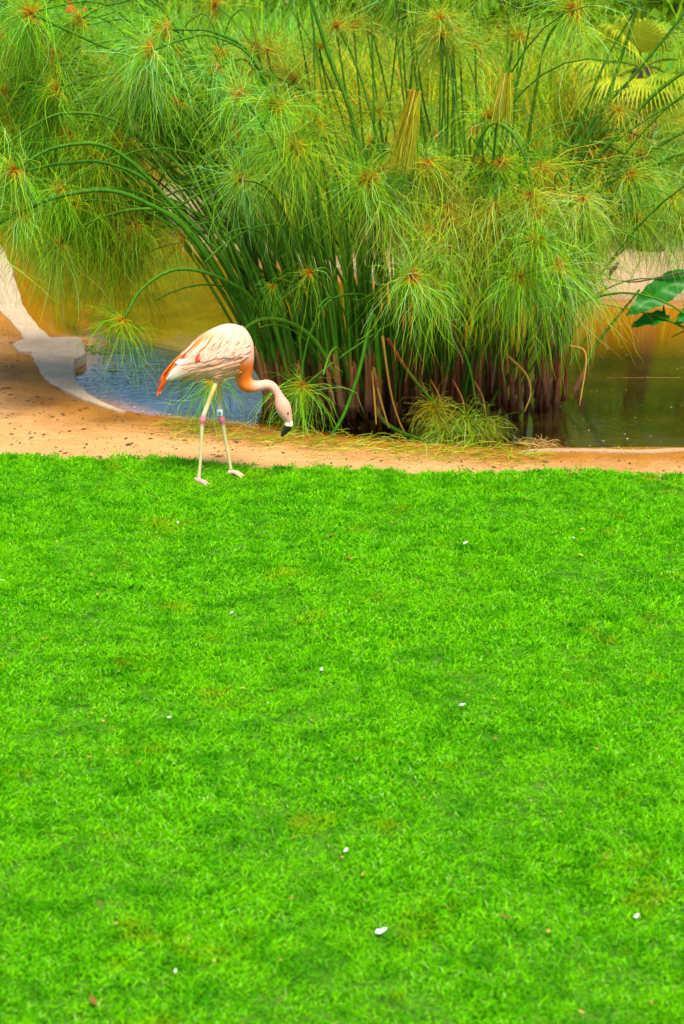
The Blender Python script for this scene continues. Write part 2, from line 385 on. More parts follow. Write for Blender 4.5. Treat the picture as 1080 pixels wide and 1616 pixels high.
tag(obj('lawn', np.stack([gx2.ravel(), gy2.ravel(), gz2.ravel()], 1), np.stack([ii, ii + 1, ii + nx + 1, ii + nx], 1), M_LAWN), kind='structure')

def tuft_mesh(seed):
    n = 22; a = rng.uniform(0, 6.283, n); rr = 0.038 * np.sqrt(rng.uniform(0, 1, n))
    b = np.stack([np.cos(a) * rr, np.sin(a) * rr, np.zeros(n)], 1)
    th = rng.uniform(0, 6.283, n); lean = rng.uniform(0.15, 1.5, n)
    d = np.stack([np.cos(th) * lean, np.sin(th) * lean, np.ones(n)], 1)
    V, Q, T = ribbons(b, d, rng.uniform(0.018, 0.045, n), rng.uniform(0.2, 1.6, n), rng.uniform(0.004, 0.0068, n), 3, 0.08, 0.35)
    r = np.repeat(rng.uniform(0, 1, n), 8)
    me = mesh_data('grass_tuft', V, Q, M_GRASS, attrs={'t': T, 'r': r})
    return bpy.data.objects.new('grass_tuft', me)          # only ever used through the lawn grass
tufts = [tuft_mesh(i) for i in range(7)]
def grass_points():
    pts = []
    y0 = 4.6
    while y0 < 13.2:
        hw = 0.175 * (y0 + 0.3) * 1.03 + 0.35; n = int(2 * hw * 0.2 * 1300)
        x = rng.uniform(-hw, hw, n); y = rng.uniform(y0, y0 + 0.2, n); pts.append(np.stack([x, y], 1)); y0 += 0.2
    p = np.vstack(pts); e = lawn_edge(p[:, 0]); p = p[p[:, 1] < e + rng.normal(0, 0.022, len(p)) + 0.10 * (rng.uniform(0, 1, len(p)) < .06)]
    return p
gp = grass_points()
gme = bpy.data.meshes.new('lawn_grass'); gme.vertices.add(len(gp))
gco = np.stack([gp[:, 0], gp[:, 1], lawn_z(gp[:, 0], gp[:, 1]) - 0.004], 1)
gme.vertices.foreach_set('co', gco.astype(np.float32).ravel())
for nm, arr in (('gsc', rng.uniform(0.7, 1.25, len(gp)) * (1 + 0.28 * noise2(gp[:, 0] * 5, gp[:, 1] * 5, 5))), ('grz', rng.uniform(0, 6.283, len(gp)))):
    at = gme.attributes.new(nm, 'FLOAT', 'POINT'); at.data.foreach_set('value', arr.astype(np.float32))
at = gme.attributes.new('gix', 'INT', 'POINT'); at.data.foreach_set('value', rng.integers(0, 7, len(gp)).astype(np.int32))
gob = bpy.data.objects.new('lawn_grass', gme); COL.objects.link(gob)
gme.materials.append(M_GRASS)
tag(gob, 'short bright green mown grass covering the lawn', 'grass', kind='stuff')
ng = bpy.data.node_groups.new('grass_scatter', 'GeometryNodeTree')
ng.interface.new_socket('Geometry', in_out='INPUT', socket_type='NodeSocketGeometry'); ng.interface.new_socket('Geometry', in_out='OUTPUT', socket_type='NodeSocketGeometry')
gi = ng.nodes.new('NodeGroupInput'); go = ng.nodes.new('NodeGroupOutput'); iop = ng.nodes.new('GeometryNodeInstanceOnPoints')
jn = ng.nodes.new('GeometryNodeJoinGeometry')
for o in reversed(tufts):
    oi = ng.nodes.new('GeometryNodeObjectInfo'); oi.inputs['Object'].default_value = o; oi.inputs['As Instance'].default_value = True
    ng.links.new(oi.outputs['Geometry'], jn.inputs[0])
def named(nm, ty):
    n = ng.nodes.new('GeometryNodeInputNamedAttribute'); n.data_type = ty; n.inputs['Name'].default_value = nm; return n.outputs[0]
cx = ng.nodes.new('ShaderNodeCombineXYZ'); ng.links.new(named('grz', 'FLOAT'), cx.inputs[2])
ng.links.new(gi.outputs[0], iop.inputs['Points']); ng.links.new(jn.outputs[0], iop.inputs['Instance'])
iop.inputs['Pick Instance'].default_value = True
ng.links.new(named('gix', 'INT'), iop.inputs['Instance Index']); ng.links.new(cx.outputs[0], iop.inputs['Rotation']); ng.links.new(named('gsc', 'FLOAT'), iop.inputs['Scale'])
ng.links.new(iop.outputs[0], go.inputs[0])
md = gob.modifiers.new('scatter', 'NODES'); md.node_group = ng

# ------------------------------------------------------------------ cement edges of the pond
def slab(name, outline, ztop, zbot, mat, bev=0.012, wob=0.004):
    outline = np.array(outline); outline[:, 0] += wob * rng.normal(size=len(outline)) * 1.6; outline[:, 1] += wob * rng.normal(size=len(outline)) * 1.6
    bm = bmesh.new(); vs = [bm.verts.new((p[0], p[1], ztop)) for p in outline]
    f = bm.faces.new(vs)
    if f.normal.z < 0: f.normal_flip()
    bm.normal_update()
    if f.normal.z < 0: f.normal_flip()
    r = bmesh.ops.extrude_face_region(bm, geom=[f]); low = [e for e in r['geom'] if isinstance(e, bmesh.types.BMVert)]
    for v in low: v.co.z = zbot
    top = [e for e in bm.edges if all(abs(v.co.z - ztop) < 1e-6 for v in e.verts)]
    bmesh.ops.recalc_face_normals(bm, faces=bm.faces)
    bmesh.ops.bevel(bm, geom=top, offset=bev, segments=3, profile=0.5, affect='EDGES')
    me = bpy.data.meshes.new(name); bm.to_mesh(me); bm.free(); me.materials.append(mat)
    o = bpy.data.objects.new(name, me); COL.objects.link(o); ORI[o] = np.zeros(3); return o
def outline(px, z, n): return catmull(np.array([G(x, y, z)[:2] for x, y in px]), n)
rin = outline([(-60, 316), (-25, 353), (8, 398), (26, 445), (42, 490), (76, 528), (110, 548), (118, 575), (119, 599), (140, 620), (172, 637), (200, 648)], 0.02, 60)
rout = outline([(185, 647), (150, 636), (108, 618), (74, 596), (56, 570), (46, 545), (30, 522), (0, 488), (-60, 430)], 0.02, 50)
tag(slab('pond_rim', np.vstack([rin, rout]), 0.022, -0.4, M_RIM), kind='structure')
sl = outline([(20, 543), (24, 537), (38, 532), (80, 529), (121, 528), (129, 533), (134, 546), (131, 556), (112, 562), (80, 557), (50, 551), (28, 549)], 0.05, 50)
o = slab('cement_slab', sl, 0.034, -0.12, M_RIM, 0.012)
tag(o, 'pale cement slab jutting from the left pond rim over the water', 'slab')
# far bank: flat cement shelf with a low upright face
far = poly[np.argmax(poly[:, 1] > 0):]
i0 = int(np.argmin(np.linalg.norm(poly - G(252, 292, WZ)[:2], axis=1)))
fs = poly[i0:]
front = fs.copy()
back = np.array([(9.5, 22.4), (6, 22.2), (3.6, 21.6), (2.0, 21.7), (0.5, 22.6), (-0.8, 24.3), (-1.6, 25.5)])
tag(slab('far_bank', np.vstack([front, back]), 0.03, -0.5, M_BANK, 0.015), kind='structure')
# tan kerb lip at the near right edge
kp = catmull(np.array([G(x, y, 0.0) for x, y in [(815, 714), (860, 712), (900, 712), (960, 713), (1020, 714), (1080, 711), (1200, 712), (1400, 714)]]), 60)
kr = 0.026 + 0.004 * noise2(np.arange(60) * .35, np.zeros(60), 8); kr[:4] *= np.array((.3, .6, .8, .95)); kp[:, 2] -= 0.006
v, f = tube(kp, kr, 10, True, kr * 0.85)
tag(obj('pond_kerb', v, f, M_KERB), kind='structure')

# ------------------------------------------------------------------ papyrus
def basis(a):
    a = a / np.linalg.norm(a); r = np.array((0, 0, 1.0)) if abs(a[2]) < 0.9 else np.array((1.0, 0, 0))
    u = np.cross(a, r); u /= np.linalg.norm(u); return a, u, np.cross(a, u)
def umbel(parent, tip, axis, R=0.45, n=200, age=0.0, style='open', blue=0.0, width=0.0037):
    if style in ('open', 'hang'): n = int(n * 1.25); R *= random.uniform(.95, 1.35)
    a, u, w = basis(axis); ph = rng.uniform(0, 6.283, n)
    if style == 'open': th = np.arccos(1 - rng.uniform(0, 1, n) ** 0.8 * 1.3); L = R * rng.uniform(0.6, 1.2, n); dr = rng.uniform(0.5, 2.4, n)
    elif style == 'hang': th = rng.uniform(0.1, 1.95, n); L = R * rng.uniform(0.6, 1.25, n); dr = rng.uniform(0.9, 3.6, n)
    elif style == 'curtain': th = rng.uniform(0.2, 2.2, n); L = R * rng.uniform(0.6, 1.2, n); dr = rng.uniform(0.8, 3.0, n); blue -= .15
    elif style == 'closed': th = rng.uniform(0.0, 0.13, n); L = R * rng.uniform(0.85, 1.05, n); dr = rng.uniform(0.1, 0.5, n)
    else: th = rng.uniform(0.3, 1.2, n); L = R * rng.uniform(0.8, 1.1, n); dr = rng.uniform(2.5, 4.5, n)
    if style in ('open', 'hang'):
        L = L * (1 + .35 * np.sin(ph + rng.uniform(0, 6)) * rng.uniform(0, 1) + .2 * np.sin(3 * ph + rng.uniform(0, 6)))
        dr = dr * (1 + .4 * np.sin(2 * ph + rng.uniform(0, 6)))
    d = np.cos(th)[:, None] * a + np.sin(th)[:, None] * (np.cos(ph)[:, None] * u + np.sin(ph)[:, None] * w)
    b = tip + d * 0.004
    cu = 0.5
    if style == 'closed': b = tip + np.cos(ph)[:, None] * u * .035 + np.sin(ph)[:, None] * w * .035 + a * rng.uniform(-.02, .03, n)[:, None]; cu = 0.06
    V, Q, T = ribbons(b, d, L, dr, rng.uniform(0.7, 1.3, n) * width, 9, 0.20 * min(1, cu * 2), 0.45, curl=cu)
    if style == 'closed': T = .34 + .4 * T
    r = np.clip(np.repeat(rng.uniform(0, 1, n), 20) + blue, 0, 1)
    ag = np.clip(np.repeat(age + rng.normal(0, 0.22, n), 20), 0, 1)
    # short rust-coloured spikelets bunched at the heart
    m = 22; ph = rng.uniform(0, 6.283, m); th = np.arccos(1 - rng.uniform(0, 1.5, m))
    d2 = np.cos(th)[:, None] * a + np.sin(th)[:, None] * (np.cos(ph)[:, None] * u + np.sin(ph)[:, None] * w)
    V2, Q2, T2 = ribbons(tip + d2 * 0.003, d2, rng.uniform(0.03, 0.065, m), rng.uniform(0, 0.5, m), rng.uniform(0.005, 0.008, m), 2, 0.1, 0.3)
    return obj('umbel', np.vstack([V, V2]), np.vstack([Q, Q2 + len(V)]), M_UMB, parent, tip,
               attrs={'t': np.concatenate([T, T2 * 0.05]), 'r': np.concatenate([r, np.repeat(rng.uniform(0, 1, m), 6)]), 'age': np.concatenate([ag, np.full(len(V2), 0.3)])})
def culm(clump, path, r0=0.014, r1=0.006, age=0.0, um=None, sheath=True, name='culm'):
    n = len(path); u = np.linspace(0, 1, n)
    v, f = tube(path, r0 + (r1 - r0) * u ** 0.8, 6)
    seg = np.concatenate([[0], np.cumsum(np.linalg.norm(np.diff(path, axis=0), axis=1))])
    c = obj(name, v, f, M_CULM, clump, path[0], attrs={'h': np.repeat(seg, 6), 'age': np.full(len(v), age)})
    if sheath:
        k = max(3, int(np.searchsorted(seg, random.uniform(0.2, 0.42))) + 1); k = min(k, n)
        sp_ = catmull(path[:k], 7); uu = np.linspace(0, 1, 7)
        out = np.array((random.uniform(-1, 1), random.uniform(-1, 0.3), 0)) * 0.03
        sp_ = sp_ + out[None] * (uu ** 2)[:, None]
        rad = (r0 + 0.006) * (1.35 - 0.95 * uu); rad[-1] = 0.003
        v, f = tube(sp_, rad, 6)
        obj('sheath', v, f, M_SHEATH, c, path[0], attrs={'h': np.repeat(uu * seg[k - 1], 6)})
    if um is not None:
        umbel(c, path[-1], um.pop('axis', path[-1] - path[-3]), **um)
    return c
def pxpath(pts, Y0, Y1, n=26, jig=0.0):
    k = len(pts); out = []
    L = np.concatenate([[0], np.cumsum([math.dist(pts[i], pts[i + 1]) for i in range(k - 1)])]); L /= L[-1]
    for (x, y), t in zip(pts, L): out.append(P(x, y, Y0 + (Y1 - Y0) * t))
    return catmull(np.array(out), n)

MAIN = empty('papyrus_clump', G(640, 655, WZ), 'huge papyrus clump with drooping green mop heads standing in the pond behind the flamingo', 'papyrus', 'papyrus clumps')
DOWN = np.array((0, 0, -1.0))
def U(**k): return k
# --- stems that can be told apart in the photograph
named_culms = [
    ([(445, 650), (390, 510), (300, 370), (230, 320), (160, 300), (60, 320), (-40, 375)], 13.7, 13.0, .022, U(R=.5, style='hang')),
    ([(435, 640), (370, 440), (260, 310), (200, 250), (150, 227), (80, 235), (25, 268)], 13.7, 13.1, .018, U(R=.42, style='hang', age=.15)),
    ([(430, 640), (360, 430), (250, 300), (170, 258), (100, 258), (38, 270)], 13.8, 13.2, .016, U(R=.36, style='hang')),
    ([(445, 640), (350, 440), (280, 345), (220, 330), (150, 347), (97, 382)], 14.1, 13.4, .016, U(R=.5, style='hang', age=.25)),
    ([(455, 640), (410, 490), (350, 440), (280, 425), (225, 455), (195, 505)], 13.8, 13.1, .017, U(R=.43, style='open', n=120, blue=-.2)),
    ([(548, 640), (525, 585), (490, 530), (440, 504), (395, 512), (355, 560), (338, 600)], 13.5, 13.0, .020, U(R=.42, style='hang', n=120, blue=-.15)),
    ([(590, 655), (596, 560), (585, 478), (560, 464), (520, 475), (492, 520), (479, 570), (477, 608)], 13.5, 13.1, .012, U(R=.42, style='hang', n=120)),
    ([(690, 660), (720, 520), (722, 462), (690, 462), (640, 495), (540, 562), (480, 609)], 13.5, 13.1, .012, U(R=.4, style='hang', n=80, age=.2)),
    ([(600, 655), (596, 560), (590, 500), (584, 510), (566, 590), (540, 660), (506, 712)], 13.2, 12.80, .020, U(R=.12, style='hang', n=30, age=1.)),
    ([(470, 640), (420, 430), (340, 250), (290, 230), (245, 300), (240, 310)], 14.3, 14.3, .013, U(R=.45)),
    ([(560, 640), (470, 300), (410, 110), (340, 58), (290, 62), (240, 80)], 14.2, 13.5, .013, U(R=.5, style='hang', blue=.3)),
    ([(560, 640), (460, 260), (400, 95), (340, 52), (300, 47), (265, 47)], 14.4, 13.8, .014, U(R=.5, style='hang')),
    ([(540, 640), (440, 240), (400, 110), (370, 95), (345, 108)], 14.4, 13.9, .011, U(R=.45, blue=.2)),
    ([(520, 640), (380, 240), (240, 110), (150, 68), (100, 45), (50, 22)], 14.4, 13.6, .014, U(R=.5, style='hang')),
    ([(490, 640), (330, 320), (200, 200), (110, 178), (50, 200), (-15, 248)], 14.2, 13.5, .015, U(R=.5, style='hang')),
    ([(480, 640), (320, 330), (210, 215), (130, 188), (50, 160)], 14.5, 14.2, .012, U(R=.4, age=.5)),
    ([(620, 650), (600, 400), (560, 200), (520, 90), (488, -10), (450, -110)], 13.9, 13.9, .020, U(R=.5)),
    ([(650, 650), (630, 380), (575, 140), (530, 35), (500, -40)], 14.2, 14.4, .012, U(R=.45)),
    ([(640, 640), (645, 400), (650, 300), (630, 250), (605, 242), (581, 282)], 13.7, 13.0, .013, U(R=.56, n=230, style='open', axis=np.array((-.1, -.8, .0)))),
    ([(520, 640), (510, 380), (490, 250), (455, 212), (425, 225), (381, 283)], 13.8, 13.3, .011, U(R=.42, style='open', n=170, blue=.25, axis=np.array((-.4, -.6, -.3)))),
    ([(560, 640), (550, 380), (520, 240), (480, 208), (446, 218)], 13.9, 13.4, .011, U(R=.5, style='hang', blue=.2)),
    ([(640, 640), (620, 340), (590, 262), (550, 215), (504, 207)], 14.0, 13.7, .011, U(R=.45, style='hang')),
    ([(720, 650), (730, 400), (745, 260), (775, 196), (812, 215), (835, 270), (842, 326)], 13.8, 13.0, .013, U(R=.55, n=230, style='hang', blue=.25)),
    ([(720, 640), (735, 400), (750, 260), (770, 184)], 14.2, 13.8, .010, U(R=.42, axis=np.array((.1, -.8, .3)), age=.15)),
    ([(650, 640), (665, 400), (668, 300), (670, 241)], 14.0, 13.6, .010, U(R=.34, n=140, axis=np.array((.0, -.9, .3)))),
    ([(600, 640), (600, 400), (605, 260), (597, 180)], 14.5, 14.5, .009, U(R=.34, age=.6)),
    ([(690, 640), (640, 300), (605, 120), (588, 52)], 14.6, 14.8, .010, U(R=.3, age=.5, n=120)),
    ([(670, 640), (690, 300), (665, 140), (645, -20)], 14.3, 14.6, .011, U(R=.45)),
    ([(690, 640), (660, 300), (638, 100), (638, -30)], 14.5, 14.8, .011, U(R=.45)),
    ([(700, 640), (680, 300), (655, 110), (640, 10), (632, -30)], 14.7, 15, .012, U(R=.4)),
    ([(720, 640), (720, 300), (712, 90), (700, 20), (690, -30)], 14.6, 15, .011, U(R=.4)),
    ([(730, 640), (735, 300), (728, 120), (722, 0), (720, -40)], 14.7, 15, .010, U(R=.4)),
    ([(740, 640), (760, 300), (755, 150), (720, 60), (705, 48)], 14.8, 15.1, .009, U(R=.3, age=.6)),
    ([(780, 650), (810, 400), (840, 180), (865, 60), (905, 14)], 14.5, 14.0, .015, U(R=.55, axis=np.array((.2, -.7, .3)), age=.15, n=230)),
    ([(800, 650), (770, 350), (790, 180), (822, 0), (830, -60)], 14.8, 15, .012, U(R=.45)),
    ([(660, 640), (650, 350), (658, 180), (660, 140), (656, 146)], 13.6, 12.9, .010, U(R=.50, style='closed', axis=np.array((-.22, -.1, -1)), age=.9, n=190, width=.005)),
    ([(750, 640), (775, 300), (790, 150), (806, 108), (800, 118)], 13.8, 12.9, .010, U(R=.30, style='closed', axis=np.array((-.1, -.1, -1)), age=.8, n=150, width=.005)),
    ([(600, 640), (560, 560), (500, 470), (440, 440), (430, 450)], 14.0, 13.2, .011, U(R=.24, style='hang', n=60)),
    ([(560, 640), (540, 500), (520, 430), (500, 425), (490, 430)], 13.9, 13.1, .010, U(R=.28, style='hang', n=60, age=.2)),
    ([(700, 640), (705, 500), (715, 420), (708, 395), (703, 392)], 13.6, 13.0, .010, U(R=.45, style='hang', age=.3)),
    ([(660, 640), (670, 450), (682, 350), (690, 345), (680, 362)], 13.6, 13.0, .010, U(R=.35, style='hang', age=.9, n=120)),
    ([(800, 660), (870, 420), (910, 330), (880, 240), (840, 250), (850, 262)], 14.4, 13.8, .011, U(R=.45, style='hang')),
    ([(450, 640), (330, 400), (230, 300), (130, 290), (62, 330)], 14.3, 13.9, .012, U(R=.66, style='curtain', n=130, age=.2)),
    ([(455, 640), (340, 420), (260, 330), (190, 320), (150, 345)], 14.3, 14.0, .012, U(R=.68, style='curtain', n=130, age=.3)),
    ([(460, 640), (350, 430), (290, 350), (240, 335), (215, 355)], 14.3, 13.9, .011, U(R=.60, style='curtain', n=120, age=.25)),
    ([(460, 640), (370, 440), (330, 370), (310, 350), (290, 370)], 14.3, 14.0, .010, U(R=.50, style='curtain', n=110, age=.35)),
    ([(440, 640), (300, 400), (180, 260), (70, 250), (5, 300)], 14.3, 13.9, .012, U(R=.62, style='curtain', n=120, age=.15)),
    # fallen and bent stems at the foot
    ([(600, 600), (596, 645), (610, 668), (640, 685), (682, 697)], 13.3, 12.85, .020, None),
    ([(612, 534), (640, 580), (680, 630), (720, 675), (745, 706)], 13.25, 12.85, .015, None),
    ([(690, 470), (715, 520), (740, 575), (752, 640)], 13.2, 13.1, .012, None),
]
for pts, Y0, Y1, r0, um in named_culms:
    culm(MAIN, pxpath(pts, Y0, Y1), r0, r0 * 0.55, 0.0, um, sheath=um is not None)
for pts in ([(604, 530), (612, 590), (622, 640), (640, 684), (665, 692)], [(590, 580), (598, 620), (614, 676)], [(588, 585), (592, 640), (594, 670)], [(800, 560), (830, 590), (838, 620), (828, 650)], [(898, 545), (925, 560), (915, 640)]):
    culm(MAIN, pxpath(pts, 13.2, 13.0, 12), 0.010, 0.005, 1.0, None, sheath=False, name='dead_stem')

# --- the rest of the clump
def to_px(p):
    d = p - CAM; z = d @ FWD; return 540 + F * d[0] / z, 808 - F * (d @ UP) / z
def crowded(p):
    x, y = to_px(p); return (245 < x < 575 and 275 < y < 700) or (850 < x < 1000 and 110 < y < 320) or (x > 925 and y < 190) or (x > 930 and y > 330) or (y > 455)
def fill_culm(clump, base, az, lean, length, bend, r0, um, n=18):
    d = np.array((math.cos(az) * math.sin(lean), math.sin(az) * math.sin(lean), math.cos(lean)))
    p = base.copy(); path = [p.copy()]; st = length / (n - 1); out = np.array((math.cos(az), math.sin(az), 0))
    for i in range(n - 1):
        t = i / (n - 1); dd = d + out * bend * t ** 2.2 * 0.9 + DOWN * bend * t ** 3.0 * 1.5 + rng.normal(0, 0.012, 3)
        dd /= np.linalg.norm(dd); p = p + dd * st; path.append(p.copy())
    if crowded(path[-1]): um = None
    return culm(clump, np.array(path), r0, r0 * 0.5, 0.0, um)
c0 = G(640, 645, WZ)
for i in range(92):
    a = random.uniform(0, 6.283); rr = math.sqrt(random.random())
    bx = math.cos(a) * rr * 0.88; by = math.sin(a) * rr * 0.62
    base = np.array((c0[0] + bx, c0[1] + 0.35 + by, -0.22))
    az = math.atan2(by * 1.2 + random.gauss(0, .22), bx + random.gauss(0, .25)); lean = 0.06 + 0.40 * rr + random.gauss(0, 0.06)
    Lg = random.uniform(1.9, 3.5)
    if by < -0.15: Lg *= random.uniform(0.60, 0.9)
    ag = random.choice([0, 0, 0, .1, .2, .45, .95])
    fill_culm(MAIN, base, az, abs(lean), Lg, random.uniform(0.4, 1.5), random.uniform(0.009, 0.015),
              U(R=random.uniform(.36, .52), n=random.randint(150, 210), age=ag, blue=random.choice([-.2, 0, .0, .2]), style=random.choice(['open', 'hang', 'hang'])))
# right-hand side: hanging mops in front, low
for i in range(40):
    px = random.uniform(590, 925); py = random.uniform(250, 445)
    bx = px + random.uniform(-60, 30); Y = random.uniform(13.0, 13.7)
    pts = [(min(bx, 890), 655 - random.uniform(0, 30)), ((bx + px) / 2, (640 + py) / 2 - 40), (px - 14, py - 24), (px, py - 20), (px + random.uniform(-4, 18), py)]
    culm(MAIN, pxpath(pts, Y + 0.5, Y, 18), random.uniform(.008, .012), .005, 0.0, U(R=random.uniform(.36, .5), n=210, style='hang', age=random.choice([0, .15, .3, .5, .8, 1.]), blue=random.choice([-.2, 0, .3])))
# left-hand side: arching mops over the water
for i in range(46):
    px = random.uniform(-40, 400); py = random.uniform(15, 385 if px > 60 else 250) if px < 235 else random.uniform(20, 170)
    bx = random.uniform(430, 560); Y = random.uniform(13.8, 14.4) if px < 250 else random.uniform(14.3, 15.6)
    top = py - random.uniform(15, 60)
    pts = [(bx, 640), (bx - (bx - px) * .25, 640 - (640 - top) * .55), (bx - (bx - px) * .6, top + 18), (bx - (bx - px) * .85, top), (px, py)]
    culm(MAIN, pxpath(pts, 14.5, Y, 22), random.uniform(.009, .013), .005, 0.0, U(R=random.uniform(.42, .62), n=240, style='hang', age=random.choice([0, 0, .1, .3]), blue=random.choice([-.3, -.1, 0])))
# stout bare stems and sheaths around the foot
for i in range(46):
    px = random.choice([random.uniform(418, 760), random.uniform(418, 905)]); t = (px - 418) / 490
    py = 655 + 18 * math.sin(t * 3.14) - random.uniform(0, 22)
    b = G(px, py, -0.14); lean = (px - 600) / 300 * 0.5 + random.gauss(0, .10); hgt = random.uniform(.6, 1.5) if px < 640 else random.uniform(.4, .9)
    path = catmull(np.array([b, b + np.array((lean * .35 * hgt, .05, .5 * hgt)), b + np.array((lean * hgt, .2, hgt))]), 10)
    culm(MAIN, path, random.uniform(.013, .021), .008, 0.0, None)

# straight dark stems that fan up through the middle
for i in range(30):
    bx = random.uniform(425, 600); k_ = (bx - 425) / 175; tx = 300 + 290 * k_ + random.gauss(0, 22); ty = random.uniform(230, 380)
    Y = random.uniform(13.4, 14.0)
    culm(MAIN, pxpath([(bx, 650), (bx * .62 + tx * .38 + 4, 650 - (650 - ty) * .45), (tx, ty)], Y, Y + random.uniform(0, .3), 14), random.uniform(.013, .021), .009, 0.0, None)
for i in range(26):
    bx = random.uniform(500, 800); tx = 640 + (bx - 650) * 1.25 + random.gauss(0, 25); Y = random.uniform(13.7, 14.6); ty = random.uniform(-60, 90)
    culm(MAIN, pxpath([(bx, 640), (bx * .6 + tx * .4, 330), (tx + (tx - bx) * .25, ty)], Y, Y + .2, 16), random.uniform(.009, .014), .006, 0.0, U(R=.36, n=110, style='open', age=random.choice([0, .3, .6])) if ty > 20 else None)
# second clump, right and behind, leaning out of the picture
SEC = empty('papyrus_clump', G(900, 545, WZ), 'smaller papyrus clump on the right whose dark stems fan out towards the frame edge', 'papyrus', 'papyrus clumps')
for pts, r0, um in [
    ([(850, 600), (890, 320), (960, 150), (1012, -10), (1030, -110)], .014, U(R=.4)), ([(855, 600), (900, 330), (985, 200), (1085, 110), (1270, 20)], .018, U(R=.5)),
    ([(860, 600), (900, 310), (930, 200), (1000, 120), (1085, 15), (1200, -130)], .013, U(R=.5)), ([(860, 600), (905, 350), (960, 290), (1085, 205), (1260, 150)], .018, U(R=.5)),
    ([(865, 600), (910, 370), (980, 300), (1085, 240), (1260, 240)], .014, U(R=.5)), ([(850, 590), (870, 260), (905, 232), (950, 226), (995, 250), (1019, 279)], .014, U(R=.46, style='hang', n=230, blue=.2)),
    ([(850, 590), (880, 290), (920, 262), (955, 256), (992, 276)], .012, U(R=.46, style='hang', age=.3)), ([(855, 600), (890, 400), (900, 300), (940, 215), (976, 174)], .009, U(R=.2, age=.8, n=90)),
    ([(850, 600), (900, 330), (940, 250), (1085, 150), (1270, 80)], .012, U(R=.5)), ([(850, 600), (875, 330), (900, 250), (945, 120), (1000, 20), (1110, -150)], .012, U(R=.5)),
    ([(870, 600), (930, 380), (1000, 330), (1060, 330), (1075, 350)], .012, U(R=.5, style='hang')), ([(870, 600), (930, 360), (990, 300), (1040, 300), (1060, 312)], .012, U(R=.5, style='hang', age=.4)),
    ([(870, 600), (920, 400), (960, 330), (985, 320), (1000, 340)], .012, U(R=.45, style='hang', age=.2)), ([(850, 600), (880, 400), (905, 330), (930, 325), (940, 350)], .012, U(R=.45, style='hang', blue=.2)),
    ([(870, 600), (960, 350), (1040, 300), (1100, 330)], .012, U(R=.5, style='hang', age=.4)), ([(850, 600), (850, 380), (880, 300), (900, 310)], .012, U(R=.45, style='hang'))]:
    culm(SEC, pxpath(pts, 14.9, 14.5 + random.uniform(-.3, .4), 22), r0 * 1.35, r0 * .6, 0.0, um)

# fallen mops heaped at the water's edge
for j, (px, py, Rr, ag, Y) in enumerate([(700, 676, .22, .35, 12.95), (735, 662, .25, .4, 12.95), (768, 668, .22, .55, 12.95), (684, 645, .22, .85, 13.0)]):
    pth = pxpath([(px - 20, 600), (px - 5, 630), (px, py)], 13.3, Y, 8)
    culm(MAIN, pth, .008, .006, .3, U(R=Rr, n=230, style='open', age=ag), sheath=False)

# ------------------------------------------------------------------ background planting
def zg(x, y):
    return float(ground_z(np.array([[x]]), np.array([[y]]))[0, 0])
def grass_clump_mesh(n, h, mat, name, droop=(0.8, 2.4), w=0.010, spread_=0.25, lean=0.6):
    a = rng.uniform(0, 6.283, n); rr = spread_ * np.sqrt(rng.uniform(0, 1, n))
    b = np.stack([np.cos(a) * rr, np.sin(a) * rr, np.full(n, -0.05)], 1)
    th = a + rng.normal(0, .6, n); ln = rng.uniform(0.05, lean, n)
    d = np.stack([np.cos(th) * ln, np.sin(th) * ln, np.ones(n)], 1)
    V, Q, T = ribbons(b, d, h * rng.uniform(.6, 1.1, n), rng.uniform(*droop, n), rng.uniform(.7, 1.3, n) * w, 7, 0.05, 0.3, 1.8)
    return mesh_data(name, V, Q, mat, attrs={'t': T, 'r': np.repeat(rng.uniform(0, 1, n), 16)})
def leaf_mesh(n, dims, mat, name, size=0.07):
    k = 9; cen = rng.normal(size=(k, 3)); cen /= np.linalg.norm(cen, axis=1)[:, None]; cen *= rng.uniform(.2, .75, (k, 1)); cen[:, 2] = np.abs(cen[:, 2]) * .9
    pick = rng.integers(0, k, n); q = rng.normal(size=(n, 3)); q /= np.linalg.norm(q, axis=1)[:, None]
    p = (cen[pick] + q * (rng.uniform(.2, 1, n) ** .5 * rng.uniform(.25, .5, n))[:, None]) * np.array(dims); p[:, 2] += dims[2] * .35
    p[:, 2] = np.maximum(p[:, 2], .03)
    d = rng.normal(size=(n, 3)); d /= np.linalg.norm(d, axis=1)[:, None]; d[:, 2] -= .2
    s = np.cross(d, rng.normal(size=(n, 3))); s /= np.linalg.norm(s, axis=1)[:, None]
    L = size * rng.uniform(.7, 1.4, n)[:, None]; w = L * .28
    V = np.stack([p, p + d * L * .5 + s * w, p + d * L, p + d * L * .5 - s * w], 1).reshape(-1, 3)
    Q = np.arange(4 * n).reshape(n, 4)
    return mesh_data(name, V, Q, mat, attrs={'r': np.repeat(np.clip(rng.normal(.45, .25, n) + .1 * (pick[:] % 3 - 1), 0, 1), 4)})
crown_d = [leaf_mesh(2600, (1.0, .9, 1.1), M_BUSH, 'crown') for _ in range(2)]
crown_l = [leaf_mesh(2600, (1.0, .9, 1.1), M_BUSHY, 'crown') for _ in range(2)]
stem_me = mesh_data('trunk', *merge([tube(catmull(np.array([(0, 0, -.1), (.03 * i - .05, .02, .4), (.25 * math.cos(i * 2.1), .25 * math.sin(i * 2.1), 1.0)]), 6), np.linspace(.03, .01, 6), 6) for i in range(4)]), M_BARK)
